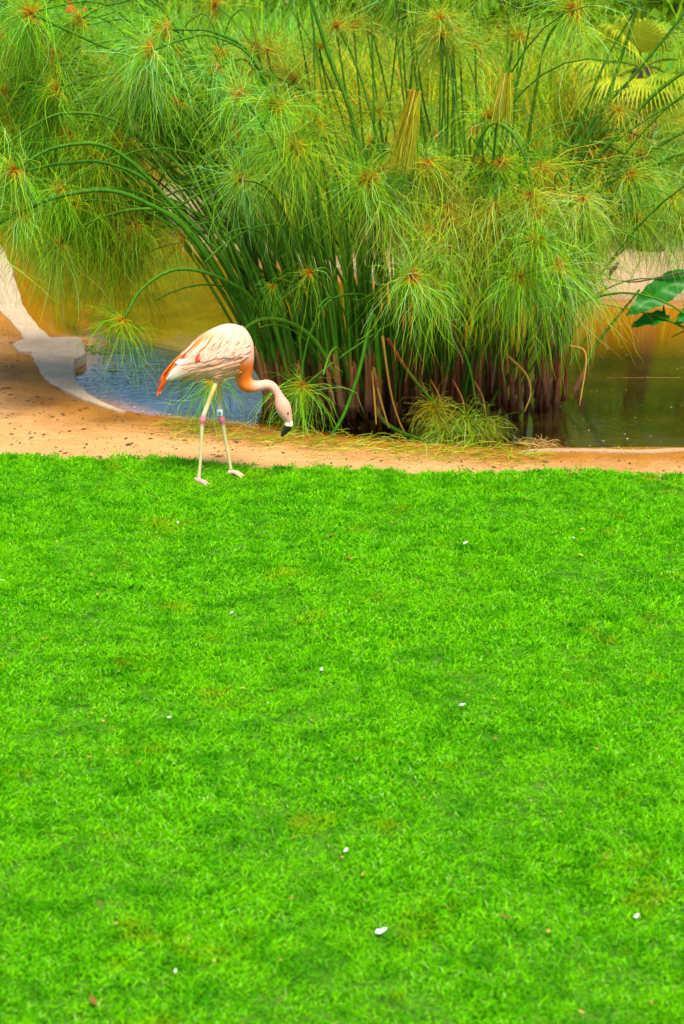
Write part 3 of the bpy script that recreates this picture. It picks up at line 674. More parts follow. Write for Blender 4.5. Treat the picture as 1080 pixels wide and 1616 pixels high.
def place_bush(px, Y, sc, me, label, group, sz=1.0):
    x = P(px, 300, Y)[0]; e = empty('shrub', (x, Y, zg(x, Y) - .03), label, 'shrub', group)
    e.rotation_euler.z = random.uniform(0, 6); e.scale = (sc, sc, sc * sz)
    for nm, m in (('crown', me), ('trunk', stem_me)):
        c = bpy.data.objects.new(nm, m); COL.objects.link(c); c.parent = e
    return e
class Mass:
    """one mass nobody could count: many plants gathered into one mesh"""
    def __init__(s): s.V = []; s.Q = []; s.A = {}; s.n = 0
    def add(s, me, loc, sc, rz, sz=1.0):
        n = len(me.vertices); co = np.zeros(n * 3, np.float32); me.vertices.foreach_get('co', co); co = co.reshape(-1, 3) * np.array((sc, sc, sc * sz))
        c_, s_ = math.cos(rz), math.sin(rz); co = np.stack([co[:, 0] * c_ - co[:, 1] * s_, co[:, 0] * s_ + co[:, 1] * c_, co[:, 2]], 1) + loc
        q = np.zeros(len(me.loops), np.int32); me.loops.foreach_get('vertex_index', q)
        s.V.append(co); s.Q.append(q.reshape(-1, 4) + s.n); s.n += n
        for k in ('t', 'r', 'age'):
            a = np.zeros(n, np.float32)
            if k in me.attributes: me.attributes[k].data.foreach_get('value', a)
            s.A.setdefault(k, []).append(a)
    def build(s, name, mat, label, cat):
        tag(obj(name, np.vstack(s.V), np.vstack(s.Q), mat, attrs={k: np.concatenate(v) for k, v in s.A.items()}), label, cat, kind='stuff')
reed_meshes = [grass_clump_mesh(700, 1.7, M_REED, 'blades', w=.012) for _ in range(4)]
m = Mass()
for i in range(74):
    px = random.uniform(395, 1010); Y = random.uniform(20.7, 26.5)
    if px > 860: Y = max(Y, 21.8)
    if px < 470: Y = max(Y, 22.5)
    x = P(px, 300, Y)[0]; m.add(random.choice(reed_meshes), (x, Y, zg(x, Y) + .05), random.uniform(.8, 1.5), random.uniform(0, 6))
m.build('tall_grass', M_REED, 'tall yellow green grass crowding the bank behind the big papyrus', 'tall grass')
m = Mass()
fm = [grass_clump_mesh(700, 2.1, M_UMB, 'blades', (1.2, 3.2), .010, .3, .9) for _ in range(3)]
for i in range(34):
    px = random.uniform(-90, 460); Y = random.uniform(31.8, 34.5); x = P(px, 300, Y)[0]
    m.add(random.choice(fm), (x, Y, zg(x, Y)), random.uniform(.8, 1.3), random.uniform(0, 6))
for i in range(30):
    px = random.uniform(420, 1100); Y = random.uniform(26, 29); x = P(px, 300, Y)[0]
    m.add(random.choice(fm), (x, Y, zg(x, Y)), random.uniform(1.1, 1.6), random.uniform(0, 6))
m.build('feathery_grass', M_UMB, 'bright green feathery growth filling the top of the picture beyond the pond', 'tall grass')
m = Mass()
for i in range(24):
    px = -250 + i * 60 + random.uniform(-25, 25); Y = random.uniform(35.5, 37.5); x = P(px, 300, Y)[0]
    m.add(random.choice(crown_l), (x, Y, zg(x, Y)), random.uniform(1.6, 2.0), random.uniform(0, 6), 1.7 if px < 420 else (.9 if 860 < px < 960 else (2.2 if px > 420 else 1.6)))
for i in range(9):
    x = 1.8 + i * 1.1 + random.uniform(-.3, .3); Y = random.uniform(29, 33)
    if 3.3 < x < 4.4: continue
    m.add(random.choice(crown_l), (x, Y, zg(x, Y)), random.uniform(1.9, 2.5), random.uniform(0, 6), 2.1)
m.build('shrubbery', M_BUSHY, 'green shrubbery closing the view behind the tall grasses', 'shrubs')
for px, Y, s_, lb in ((1010, 21.9, .75, 'dark green low shrub under the fan palm at the right'), (1075, 22.3, .8, 'dark green shrub at the right frame edge beside the fan palm'), (930, 22.6, .55, 'small dark shrub left of the fan palm foot')):
    place_bush(px, Y, s_, crown_d[0], lb, 'dark shrubs round the fan palm')

# fan palm
px0 = P(1040, 140, 20.9); PALM = empty('fan_palm', (px0[0], 20.9, zg(px0[0], 20.9)), 'fan palm with a pale upright leaf and drooping yellowish leaves at upper right', 'palm')
hub = P(1012, 105, 20.9)
v, f = tube(catmull(np.array([ORI[PALM] + (0, 0, -.1), ORI[PALM] * .5 + hub * .5 + (.03, 0, 0), hub]), 10), np.linspace(.15, .10, 10), 10); obj('trunk', v, f, M_BARK, PALM)
def fan_leaf(az, el, plen, R, r, roll=0.0, spanA=2.6, nseg=26):
    d = np.array((math.cos(az) * math.cos(el), math.sin(az) * math.cos(el), math.sin(el)))
    side = np.cross(d, (0, 0, 1.0)); side /= np.linalg.norm(side)
    up = np.cross(side, d); side, up = side * math.cos(roll) + up * math.sin(roll), up * math.cos(roll) - side * math.sin(roll)
    pet = catmull(np.array([hub, hub + d * plen * .6, hub + d * plen + DOWN * .04]), 8); parts = [tube(pet, .012, 6)]
    e = pet[-1]; V = []; Fq = []; R0 = []
    for j in range(nseg):
        a0 = -spanA / 2 + spanA * j / nseg; a1 = a0 + spanA / nseg; am = (a0 + a1) / 2
        L = R * (0.78 + .22 * math.cos(am)) * random.uniform(.92, 1.05)
        dirm = d * math.cos(am) + side * math.sin(am)
        s_ = np.cross(up, dirm); rows = 7; b0 = len(V)
        rv = r + random.uniform(-.12, .12)
        for q in range(rows):
            t = q / (rows - 1); wd = math.tan(spanA / nseg / 2) * L * min(t, .55) * (1.0 if t < .56 else (1 - (t - .56) / .46)) * 1.02 + .001
            c = e + dirm * L * t + DOWN * (max(0, t - .5) ** 2 * L * random.uniform(1.0, 1.7)) + DOWN * .05 * t * t
            fold = up * wd * .55
            V += [c - s_ * wd + fold * .0, c - fold, c + s_ * wd]; R0 += [rv] * 3
        for q in range(rows - 1):
            i = b0 + q * 3; Fq += [(i, i + 1, i + 4, i + 3), (i + 1, i + 2, i + 5, i + 4)]
    n0 = len(V); pv, pf = parts[0]
    return obj('frond', np.vstack([np.array(V), pv]), Fq + [tuple(k + n0 for k in q) for q in pf], M_PALM, PALM, hub, attrs={'r': np.clip(np.array(R0 + [.3] * len(pv)), 0, 1)}, smooth=False)
for az, el, pl, R, r, ro in [(q[0], q[1], q[2] * .8, q[3] * .78, q[4], q[5]) for q in ((-1.9, 1.15, .25, .85, 1.0, .25), (-2.6, .85, .35, .8, .85, .2), (-2.9, .2, .5, .7, .8, 0), (-2.3, -.1, .45, .7, .9, 0), (-1.6, -.15, .45, .7, .75, 0), (-1.0, .0, .45, .7, .6, 0),
                          (-.4, .3, .5, .75, .4, .1), (-.6, .9, .4, .8, .3, -.3), (1.2, .7, .5, .8, .4, 0), (2.4, .6, .5, .8, .5, 0), (-2.0, -.5, .4, .6, .7, 0), (-1.3, -.55, .4, .6, .6, 0), (-2.8, -.35, .5, .6, .8, 0))]:
    fan_leaf(az, el, pl, R, r, ro)

# red flowers on a leafy bush, upper left
fb = P(115, 16, 30.0); e = empty('flowering_shrub', (fb[0], 30.2, zg(fb[0], 30.2)), 'leafy shrub with a few bright red blossoms at the top left corner', 'shrub')
cr = obj('crown', np.zeros((3, 3)) + ORI[e], [(0, 1, 2)], M_BUSHY, e); cr.data = crown_l[1]; cr.scale = (1.0, .8, 1.3)
st = obj('trunk', np.zeros((3, 3)) + ORI[e], [(0, 1, 2)], M_BARK, e); st.data = stem_me
for (x, y, s_) in ((112, 9, .62), (119, 16, .66), (108, 16, .5), (134, 14, .36), (116, 29, .5), (123, 24, .36), (110, 5, .5)):
    c = P(x, y, 29.05); V = []; Fq = []
    for j in range(5):
        a = j * 1.2566 + x; o_ = np.array((math.cos(a), -.35, math.sin(a))); t_ = np.array((-math.sin(a), 0, math.cos(a)))
        b0 = len(V); V += [c, c + o_ * .05 * s_ + t_ * .035 * s_, c + o_ * .10 * s_, c + o_ * .05 * s_ - t_ * .035 * s_]; Fq.append((b0, b0 + 1, b0 + 2, b0 + 3))
    obj('blossom', V, Fq, M_RED, e, c, smooth=False)

# broad-leaved water plant reaching in from the right
BW = empty('broadleaf_plant', G(1190, 620, 0), 'leafy plant reaching in from the right with a big dark green leaf', 'plant')
def blade_leaf(p0, p1, wid, nrm, name='leaf', r=.5, curl=.12):
    ax = p1 - p0; L = np.linalg.norm(ax); ax /= L; s_ = np.cross(nrm, ax); s_ /= np.linalg.norm(s_); nn = np.cross(ax, s_)
    V = []; Fq = []; n = 30; RR = []; cs_ = np.linspace(-1, 1, 9)
    for i in range(n + 1):
        t = i / n; w = wid * (math.sin(math.pi * t ** .8) ** .75 if 0 < t < 1 else .01)
        c = p0 + ax * L * t - nn * curl * L * (t - .3) ** 2
        for s in cs_: V.append(c + s_ * w * s * (1 + .05 * math.sin(t * 40 + 3 * s)) + nn * abs(s) * w * .22 + nn * .010 * math.sin(t * 17 + s * 2)); RR.append(1.0 if abs(s) < .1 else r * .7 + .35 * (math.sin(t * 60 - abs(s) * 14) > .3))
    for i in range(n):
        for j in range(8): a = i * 9 + j; Fq.append((a, a + 1, a + 10, a + 9))
    return obj(name, V, Fq, M_BROAD, BW, p0, attrs={'r': np.clip(RR, 0, 1)})
YB = 14.2
blade_leaf(P(1090, 428, YB), P(990, 496, YB - .2), .095, np.array((.25, -.8, .55)))
blade_leaf(P(1058, 498, YB), P(998, 512, YB - .1), .07, np.array((0, -.5, .85)), r=.7)
blade_leaf(P(1100, 480, YB), P(1066, 512, YB - .1), .05, np.array((.5, -.6, .5)), r=.2)
blade_leaf(P(1046, 508, YB), P(1048, 482, YB), .015, np.array((0, -.9, .3)), r=1.)
blade_leaf(P(1090, 470, YB), P(1150, 530, YB), .1, np.array((.2, -.6, .7)), r=.4)
v, f = tube(pxpath([(1190, 620), (1150, 560), (1085, 520), (1040, 500), (1000, 490), (940, 478)], YB, YB - .1, 20), np.linspace(.012, .004, 20), 6); obj('stem', v, f, M_CULM, BW, attrs={'h': np.full(len(v), 2.), 'age': np.zeros(len(v))})
v, f = tube(pxpath([(1190, 620), (1170, 560), (1110, 515), (1060, 532)], YB, YB, 14), np.linspace(.010, .004, 14), 6); obj('stem', v, f, M_CULM, BW, attrs={'h': np.full(len(v), 2.), 'age': np.zeros(len(v))})
v, f = tube(pxpath([(1190, 620), (1160, 440), (1100, 428), (1040, 438), (1000, 445), (960, 441), (928, 441)], YB, YB - .1, 24), np.linspace(.010, .004, 24), 6); obj('twig', v, f, M_TWIG, BW)
v, f = tube(pxpath([(962, 441), (964, 430), (972, 420), (977, 414)], YB - .09, YB - .1, 8), np.array([.006, .008, .012, .016, .018, .016, .010, .004]), 6); obj('dry_bract', v, f, M_TWIG, BW)

# ------------------------------------------------------------------ flamingo
FY = float(G(345, 757)[1])
def cpx(X, Y): return 220 + X / 3.857, 480 + Y / 3.857
def FP(X, Y, dy=0.0): return P(*cpx(X, Y), FY + dy)
FL = empty('flamingo', (float(P(345, 757, FY)[0]), FY, lawn_z(np.array(0.), np.array(12.)) * 0 + 0.02), 'pale pink flamingo with orange tail bending its head down at the lawn edge', 'flamingo')
st = [((140, 452), (146, 462), 10), ((180, 400), (185, 462), 26), ((235, 335), (240, 455), 52), ((295, 262), (320, 452), 84), ((370, 192), (408, 455), 112), ((450, 146), (478, 460), 128), ((522, 121), (545, 448), 132), ((590, 125), (578, 434), 128),
      ((648, 152), (586, 432), 118), ((690, 225), (584, 436), 104), ((700, 300), (584, 442), 86), ((696, 365), (585, 454), 66), ((686, 420), (592, 480), 52), ((684, 450), (607, 508), 46), ((702, 466), (640, 533), 43),
      ((735, 465), (690, 540), 37), ((772, 460), (745, 527), 33), ((806, 467), (784, 520), 29), ((838, 490), (805, 533), 27), ((862, 526), (821, 562), 27), ((886, 563), (824, 590), 32), ((912, 595), (826, 618), 39), ((925, 632), (836, 650), 40),
      ((929, 668), (858, 686), 33), ((932, 698), (880, 708), 23), ((933, 712), (886, 722), 18)]
mpx = float(np.linalg.norm(FP(1, 0) - FP(0, 0)))
sta = catmull(np.array([(a[0], a[1], b[0], b[1], w) for a, b, w in st]), 90)
NS = 28; bv = []
for ux, uy, lx_, ly_, w in sta:
    a, b = FP(ux, uy), FP(lx_, ly_); c = (a + b) / 2; hv = (a - b) / 2
    for j in range(NS):
        th = 2 * math.pi * j / NS; bv.append(c + hv * math.cos(th) + np.array((0, -1.0, 0)) * w * mpx * math.sin(th))
bf = []
for i in range(len(sta) - 1):
    for j in range(NS):
        k = (j + 1) % NS; bf.append((i * NS + j, i * NS + k, (i + 1) * NS + k, (i + 1) * NS + j))
bf += [tuple(range(NS))[::-1], tuple((len(sta) - 1) * NS + j for j in range(NS))]
parts = [(np.array(bv), bf)]
def limb(pts, rad, n=24):
    path = catmull(np.array(pts), n); r = np.interp(np.linspace(0, 1, n), np.linspace(0, 1, len(rad)), rad) * mpx
    parts.append(tube(path, r, 10))
near = G(*cpx(352, 1078), 0.022); farf = G(*cpx(556, 1028), 0.022)
dn, df = near[1] - FY, farf[1] - FY
# near leg then far leg: thigh, shin, ankle joint, shank
limb([FP(480, 400, -.05), FP(478, 440, -.05), FP(470, 478, -.05)], [52, 46, 15], 14)
limb([FP(490, 400, .05), FP(488, 440, .05), FP(482, 482, .05)], [48, 42, 14], 14)
limb([FP(472, 462, -.05), FP(452, 520, dn * .5 - .02), FP(420, 605, dn * .7), FP(395, 672, dn * .8), FP(387, 705, dn * .85), FP(382, 745, dn * .88), FP(378, 850, dn * .93), FP(370, 980, dn * .98), FP(361, 1066, dn)],
     [18, 16, 14.5, 15, 22, 13, 11.5, 11, 13.5], 50)
limb([FP(482, 465, .05), FP(486, 540, df * .5 + .02), FP(490, 640, df * .75), FP(495, 675, df * .8), FP(503, 704, df * .85), FP(512, 745, df * .88), FP(527, 840, df * .93), FP(545, 930, df * .97), FP(557, 1005, df), FP(556, 1028, df)],
     [16, 14, 13.5, 15, 22, 13, 11.5, 11, 11, 13.5], 50)
for base, toes in ((near, ((435, 1101, 0), (418, 1118, -.05), (400, 1088, .05), (336, 1072, 0))), (farf, ((640, 1046, 0), (625, 1058, -.05), (625, 1036, .05), (540, 1034, 0)))):
    ends = []
    for X, Y, dy in toes:
        e_ = G(*cpx(X, Y), 0.022); ends.append(e_); m_ = (base + e_) / 2 + np.array((0, 0, .012)); limb([base + (0, 0, .004), m_, e_], [12, 10.5, 7], 10)
    web = [base + np.array((0, 0, .004))] + [ends[i] * .8 + base * .2 for i in (1, 0, 2)]
    wv_ = np.array([p + np.array((0, 0, s)) for s in (-.005, .004) for p in web]); parts.append((wv_, [(0, 1, 2, 3), (7, 6, 5, 4), (0, 4, 5, 1), (1, 5, 6, 2), (2, 6, 7, 3), (3, 7, 4, 0)]))
V, Fc = merge(parts)
tmp = bpy.data.meshes.new('tmp'); tmp.from_pydata([tuple(p - ORI[FL]) for p in V], [], Fc); tmp.update()
to = bpy.data.objects.new('tmp', tmp); COL.objects.link(to)
rm = to.modifiers.new('r', 'REMESH'); rm.mode = 'VOXEL'; rm.voxel_size = 0.0042
smo = to.modifiers.new('s', 'SMOOTH'); smo.factor = .5; smo.iterations = 5
dg = bpy.context.evaluated_depsgraph_get(); bme = bpy.data.meshes.new_from_object(to.evaluated_get(dg))
bpy.data.objects.remove(to); bme.name = 'body'
bc = np.zeros(len(bme.vertices) * 3, np.float32); bme.vertices.foreach_get('co', bc); bc = bc.reshape(-1, 3).astype(float)
wc = bc + ORI[FL]
# back to picture units, to lay out the plumage colours
dv = wc - CAM; zc = dv @ FWD
PX = 540 + F * dv[:, 0] / zc; PY = 808 - F * (dv @ UP) / zc
CX = (PX - 220) * 3.857; CY = (PY - 480) * 3.857
def lerp3(a, b, t): t = np.clip(t, 0, 1)[:, None]; return a * (1 - t) + b * t
C = lambda *c: np.array(c)[None]
pale, peach, coral, orange, white, yel, pink, shank = C(.88, .46, .32), C(.86, .38, .22), C(.84, .24, .05), C(.90, .17, .012), C(.82, .70, .60), C(.62, .45, .12), C(.62, .16, .19), C(.56, .48, .20)
nz = noise2(CX / 14, CY / 14, 21)
col = lerp3(np.repeat(pale, len(wc), 0), np.repeat(peach, len(wc), 0), ss((CY - 330) / 130) * .8 + .2 * nz)
col = lerp3(col, np.repeat(coral, len(wc), 0), ss(1 - np.hypot((CX - 400) / 190, (CY - 250) / 120)) * 1.3)
# neck: orange at the breast, paling to pink towards the head
nk = ss((CX - 560) / 60) * ss((CY - 300) / 90) * (CY < 620)
col = lerp3(col, np.repeat(orange, len(wc), 0), nk * ss((760 - CX) / 80) * ss((CX - 540) / 60))
col = lerp3(col, np.repeat(C(.86, .37, .26), len(wc), 0), ss((CX - 655) / 90) * (CY > 440))
hd = np.hypot((CX - 885) / 60, (CY - 650) / 50); col = lerp3(col, np.repeat(C(.80, .36, .20), len(wc), 0), (1 - np.clip(hd, 0, 1)) * .8)
ft = ss((CY - 690) / 30) * (CX > 800); col = lerp3(col, np.repeat(C(.72, .55, .38), len(wc), 0), ft)
leg = (CX < 650) & (CY > 486); lw = leg.astype(float)
lc = np.repeat(yel, len(wc), 0); lc = lerp3(lc, np.repeat(C(.60, .50, .24), len(wc), 0), ss((CY - 560) / 80)); lc = lerp3(lc, np.repeat(shank, len(wc), 0), ss((CY - 740) / 40))
lc = lerp3(lc, np.repeat(pink, len(wc), 0), ss(1.6 - np.abs(CY - 705) / 28))
lc = lerp3(lc, np.repeat(C(.70, .30, .32), len(wc), 0), np.maximum(ss((CY - 1050) / 20) * (CX < 470), ss((CY - 1012) / 12) * (CX > 470)))
col = lerp3(col, lc, ss((CY - 474) / 16) * (CX < 580))
me = bme; me.materials.clear(); me.materials.append(M_FEATHER)
ca = me.attributes.new('col', 'FLOAT_COLOR', 'POINT'); c4 = np.ones((len(wc), 4), np.float32); c4[:, :3] = np.clip(col, 0, 1); ca.data.foreach_set('color', c4.ravel())
me.polygons.foreach_set('use_smooth', np.ones(len(me.polygons), bool))
link('body', me, ORI[FL], FL)
me.calc_loop_triangles()
bvh = BVHTree.FromPolygons([Vector(p) for p in wc], [tuple(p.vertices) for p in me.polygons])
def hit(X, Y):
    d = ray(*cpx(X, Y)); h = bvh.ray_cast(Vector(CAM), Vector(d / np.linalg.norm(d)))
    return (np.array(h[0]), np.array(h[1])) if h[0] is not None else None
def feather(p0, p1, wid, c0, c1, off, name='feather', mirror=True, sag=0.0):
    """one feather lying on the body: p0 root, p1 tip in picture units"""
    n = 8; cen = []; nor = []; lastn = None
    for i in range(n):
        t = i / (n - 1); X = p0[0] + (p1[0] - p0[0]) * t; Y = p0[1] + (p1[1] - p0[1]) * t + sag * math.sin(math.pi * t)
        h = hit(X, Y)
        if h is None or (cen and np.linalg.norm(h[0] - cen[-1]) > .09):
            if not cen: return
            q = FP(X, Y); q[1] = cen[-1][1] + (0.012 if i else 0); cen.append(q); nor.append(nor[-1])
        else: cen.append(h[0]); nor.append(h[1])
    cen = np.array(cen); nor = np.array(nor)
    tg = np.gradient(cen, axis=0); tg /= np.linalg.norm(tg, axis=1)[:, None]
    sd_ = np.cross(nor, tg); sd_ /= np.linalg.norm(sd_, axis=1)[:, None]
    V = []; Cc = []; Fq = []
    for i in range(n):
        t = i / (n - 1); w = wid * mpx * .5 * (min(1, .45 + 1.6 * t) * (1 - max(0, (t - .62) / .38) ** 2 * .93))
        lift = off * (.35 + .65 * t)
        for s in (-1, -.5, 0, .5, 1):
            V.append(cen[i] + sd_[i] * w * s + nor[i] * (lift * .85 + .003 * (1 - s * s)))
            tt = t * t; q = np.array(c0) * (1 - tt) + np.array(c1) * tt
            if abs(s) == 1: q = q * np.array((1, .89, .82))
            Cc.append(q)
    for i in range(n - 1):
        for j in range(4): a = i * 5 + j; Fq.append((a, a + 1, a + 6, a + 5))
    V = np.array(V); obj(name, V, Fq, M_FEATHER, FL, cen[0], attrs={'col': np.array(Cc)})
    if mirror:
        V2 = V.copy(); V2[:, 1] = 2 * FY - V2[:, 1]; o2 = cen[0].copy(); o2[1] = 2 * FY - o2[1]
        obj(name, V2, [tuple(reversed(q)) for q in Fq], M_FEATHER, FL, o2, attrs={'col': np.array(Cc)})
cw, cp_, cl, cr_ = (.92, .56, .43), (.90, .44, .29), (.85, .26, .09), (.82, .07, .02)
# orange flight feathers hanging at the tail
for i, (a, b, w) in enumerate([((280, 285), (108, 545), 36), ((270, 300), (126, 520), 34), ((295, 280), (140, 450), 34), ((250, 320), (116, 500), 36), ((265, 295), (128, 470), 32), ((240, 340), (132, 505), 32), ((225, 350), (112, 555), 26), ((215, 370), (128, 540), 24), ((285, 270), (160, 410), 30)]):
    feather(a, b, w, (1.0, .25, .02), (1.0, .075, .005), .009 + .0006 * i, 'flight_feather', True, -16)
# red patches that show between the long back feathers
for a, b, w in (((388, 295), (346, 348), 34), ((288, 300), (264, 338), 20)):
    feather(a, b, w, cr_, cr_, .0145, 'feather')
# white tail coverts and flank
low = []
for i in range(44):
    t = random.random(); X = 640 - 400 * t; Y = 300 + 90 * t + random.uniform(0, 110 - 40 * t)
    low.append((X, Y))
low.sort()
for X, Y in low:
    L = random.uniform(85, 120); c = lerp3(np.array([cw]), np.array([cp_]), np.array([(X - 280) / 320 + random.uniform(-.15, .15)]))[0]
    wy = min(1, max(0, (Y - 350) / 80)); c = c * (1 - .05 * wy) * np.array((1, 1 - .06 * wy, 1 - .25 * wy))
    feather((X, Y), (X - L, Y + random.uniform(18, 38) * (1 if X > 380 else .8)), random.uniform(24, 34), tuple(c * np.array((1, .88, .72))), tuple(c * np.array((1, .95, .86))), .006 + .004 * (X / 640))
for a, b in (((300, 370), (168, 452)), ((280, 385), (160, 460)), ((330, 395), (190, 452)), ((270, 360), (182, 440)), ((310, 350), (225, 360)), ((330, 360), (240, 345))):
    feather(a, b, 34, cw, (.92, .80, .70), .013)
# long pale feathers of the back
up_ = []
for i in range(9):
    for j in range(5):
        X = 330 + i * 36 + j * 8 + random.uniform(-10, 10); Y = 232 - i * 12 + j * 30 + random.uniform(-8, 8) - (25 if i < 2 else 0)
        up_.append((X, Y, j))
up_.sort(key=lambda q: q[0] - q[1] * .6)
for X, Y, j in up_:
    L = random.uniform(85, 125); a = math.radians(random.uniform(118, 138) - (X - 330) * .03)
    p1 = (X + L * math.cos(a), Y + L * math.sin(a))
    if p1[1] > 372 - (p1[0] - 240) * .16: p1 = (p1[0], 372 - (p1[0] - 240) * .16)
    c = np.array(cw) if random.random() < .75 else np.array(cp_)
    feather((X, Y), p1, random.uniform(19, 30), tuple(np.array(cp_) * (1, .9, .85)), tuple(c), .009 + .004 * (X / 700), 'feather', True, random.uniform(-8, 4))
# small ruffled shoulder feathers
for i in range(26):
    X = random.uniform(560, 680); Y = random.uniform(210, 320); a = math.radians(random.uniform(150, 200))
    feather((X, Y), (X + 48 * math.cos(a), Y + 40 * math.sin(a) + 14), random.uniform(14, 20), cp_, cw if random.random() < .7 else cl, .010)
# bill: pale at the face, black hooked tip
bs = catmull(np.array([(933, 708, 884, 718, 18), (936, 728, 880, 732, 19), (936, 745, 877, 742, 19), (926, 762, 873, 757, 17), (906, 782, 866, 776, 13), (886, 798, 861, 792, 9), (872, 807, 860, 803, 4)]), 22)
V = []; Cc = []
for ux, uy, lx_, ly_, w in bs:
    a, b = FP(ux, uy), FP(lx_, ly_); c = (a + b) / 2; hv = (a - b) / 2
    for j in range(14):
        th = 2 * math.pi * j / 14; V.append(c + hv * math.cos(th) + np.array((0, -1., 0)) * w * mpx * math.sin(th))
        Yc = uy * .5 + ly_ * .5; tip = Yc > 738 + 4 * math.cos(th); Cc.append((.012, .014, .014) if tip else ((.78, .62, .42) if math.cos(th) > -.3 else (.75, .48, .12)))
Fq = []
for i in range(len(bs) - 1):
    for j in range(14): k = (j + 1) % 14; Fq.append((i * 14 + j, i * 14 + k, (i + 1) * 14 + k, (i + 1) * 14 + j))
Fq += [tuple(range(14))[::-1], tuple((len(bs) - 1) * 14 + j for j in range(14))]
obj('bill', V, Fq, M_BILL, FL, attrs={'col': np.array(Cc)})
def ball(c, r, n=8):
    bm = bmesh.new(); bmesh.ops.create_uvsphere(bm, u_segments=n + 2, v_segments=n, radius=r); v = np.array([tuple(q.co) for q in bm.verts]) + c
    f = [tuple(q.index for q in p.verts) for p in bm.faces]; bm.free(); return v, f
h = hit(905, 663)
if h:
    for s in (0, 1):
        c = h[0] + h[1] * .001
        if s: c = c.copy(); c[1] = 2 * FY - c[1]
        v, f = ball(c, .0065); obj('eye', v, f, M_BLACK, FL, c)
h = hit(915, 712)
if h: v, f = ball(h[0], .004); obj('nostril', v * np.array((1, 1, 1)), f, M_DRY, FL, h[0])
# leg rings
def ring(c0_, c1_, r, mat, name):
    path = np.array([c0_, c0_ * .9 + c1_ * .1, c0_ * .1 + c1_ * .9, c1_]); v, f = tube(path, np.array([r * .93, r, r, r * .93]), 16); return obj(name, v, f, mat, FL, c0_)
b0, b1 = FP(492, 676, df * .8), FP(490, 640, df * .75); rg = ring(b0, b1, 19 * mpx, M_WHITE, 'leg_band')
cc = (b0 + b1) / 2; nd = np.array((-.05, -1, .1)); nd /= np.linalg.norm(nd)
def print6():
    V = []; Fq = []; R_ = 19 * mpx + .0010
    def wrap(x, z): a = x / R_; return cc + np.array((math.sin(a) * R_, -math.cos(a) * R_, z))
    path = [(4, 13), (-3, 9), (-6, 0), (-5, -8), (0, -12), (5, -8), (5, -2), (0, 1), (-4, -2)]
    pth = catmull(np.array(path, float), 26) * mpx * .9
    for i, (x, z) in enumerate(pth):
        t = np.gradient(pth, axis=0)[i]; t /= np.linalg.norm(t); nn = np.array((-t[1], t[0])) * 4.2 * mpx
        V += [wrap(x + nn[0], z + nn[1]), wrap(x - nn[0], z - nn[1])]
    for i in range(25): Fq.append((2 * i, 2 * i + 1, 2 * i + 3, 2 * i + 2))
    obj('printed_number', V, Fq, M_TEAL, rg, cc)
print6()
ring(FP(559, 1012, df), FP(557, 1000, df), 14 * mpx, M_METAL, 'leg_ring')

# ------------------------------------------------------------------ small things lying about
def fluff(px, py, s, label, mat=None, name='down_feather', cat='feather', group=None, up=.022):
    g = G(px, py, .03); z = float(lawn_z(np.array(g[0]), np.array(g[1]))) + up; c = np.array((g[0], g[1], z)); a = random.uniform(0, 3.14)
    d = np.array((math.cos(a), math.sin(a), .25)); s_ = np.array((-math.sin(a), math.cos(a), .2)); n = 7; V = []; Fq = []
    for i in range(n):
        t = i / (n - 1); w = s * .26 * math.sin(math.pi * (.05 + .9 * t ** .6)) * random.uniform(.55, 1.1) + .0005
        q = c + d * s * (t - .5) + np.array((0, 0, s * .5 * (t - .5) ** 2))
        V += [q - s_ * w + (0, 0, w * .4), q, q + s_ * w + (0, 0, w * .4)]
    for i in range(n - 1): b = i * 3; Fq += [(b, b + 1, b + 4, b + 3), (b + 1, b + 2, b + 5, b + 4)]
    tag(obj(name, V, Fq, mat or M_DOWN, origin=c), label, cat, group)
for px, py, s, lb in ((602, 1474, .040, 'largest white feather lying on the lawn near the bottom of the picture'), (546, 1346, .022, 'small white down feather on the lawn straight above the largest one'),
                      (730, 1119, .026, 'white down feather on the right half of the lawn at mid height'), (735, 860, .030, 'white down feather on the upper right part of the lawn below the sand'),
                      (281, 830, .024, 'white down feather on the lawn below the near foot of the flamingo'), (268, 1136, .018, 'white speck of down on the left side of the lawn at mid height'),
                      (508, 1062, .022, 'white down feather in the middle of the lawn'), (366, 971, .018, 'tiny white down feather on the lawn left of the centre'),
                      (906, 852, .020, 'tiny white down feather on the far right of the upper lawn'), (1005, 1448, .024, 'white speck of down low on the right side of the lawn'), (4, 921, .028, 'white down feather at the left frame edge on the lawn')):
    fluff(px, py, s, lb, group='white down feathers on the lawn')
for px, py, s, lb in ((551, 885, .045, 'brown dry leaf on the lawn right of the centre'), (796, 1450, .040, 'brown dry leaf low on the right half of the lawn'), (148, 1590, .045, 'brown dry leaf at the bottom left of the lawn'), (525, 848, .035, 'orange dry leaf scrap on the upper lawn')):
    fluff(px, py, s, lb, M_DRY, 'dry_leaf', 'leaf', 'dry leaves on the lawn')
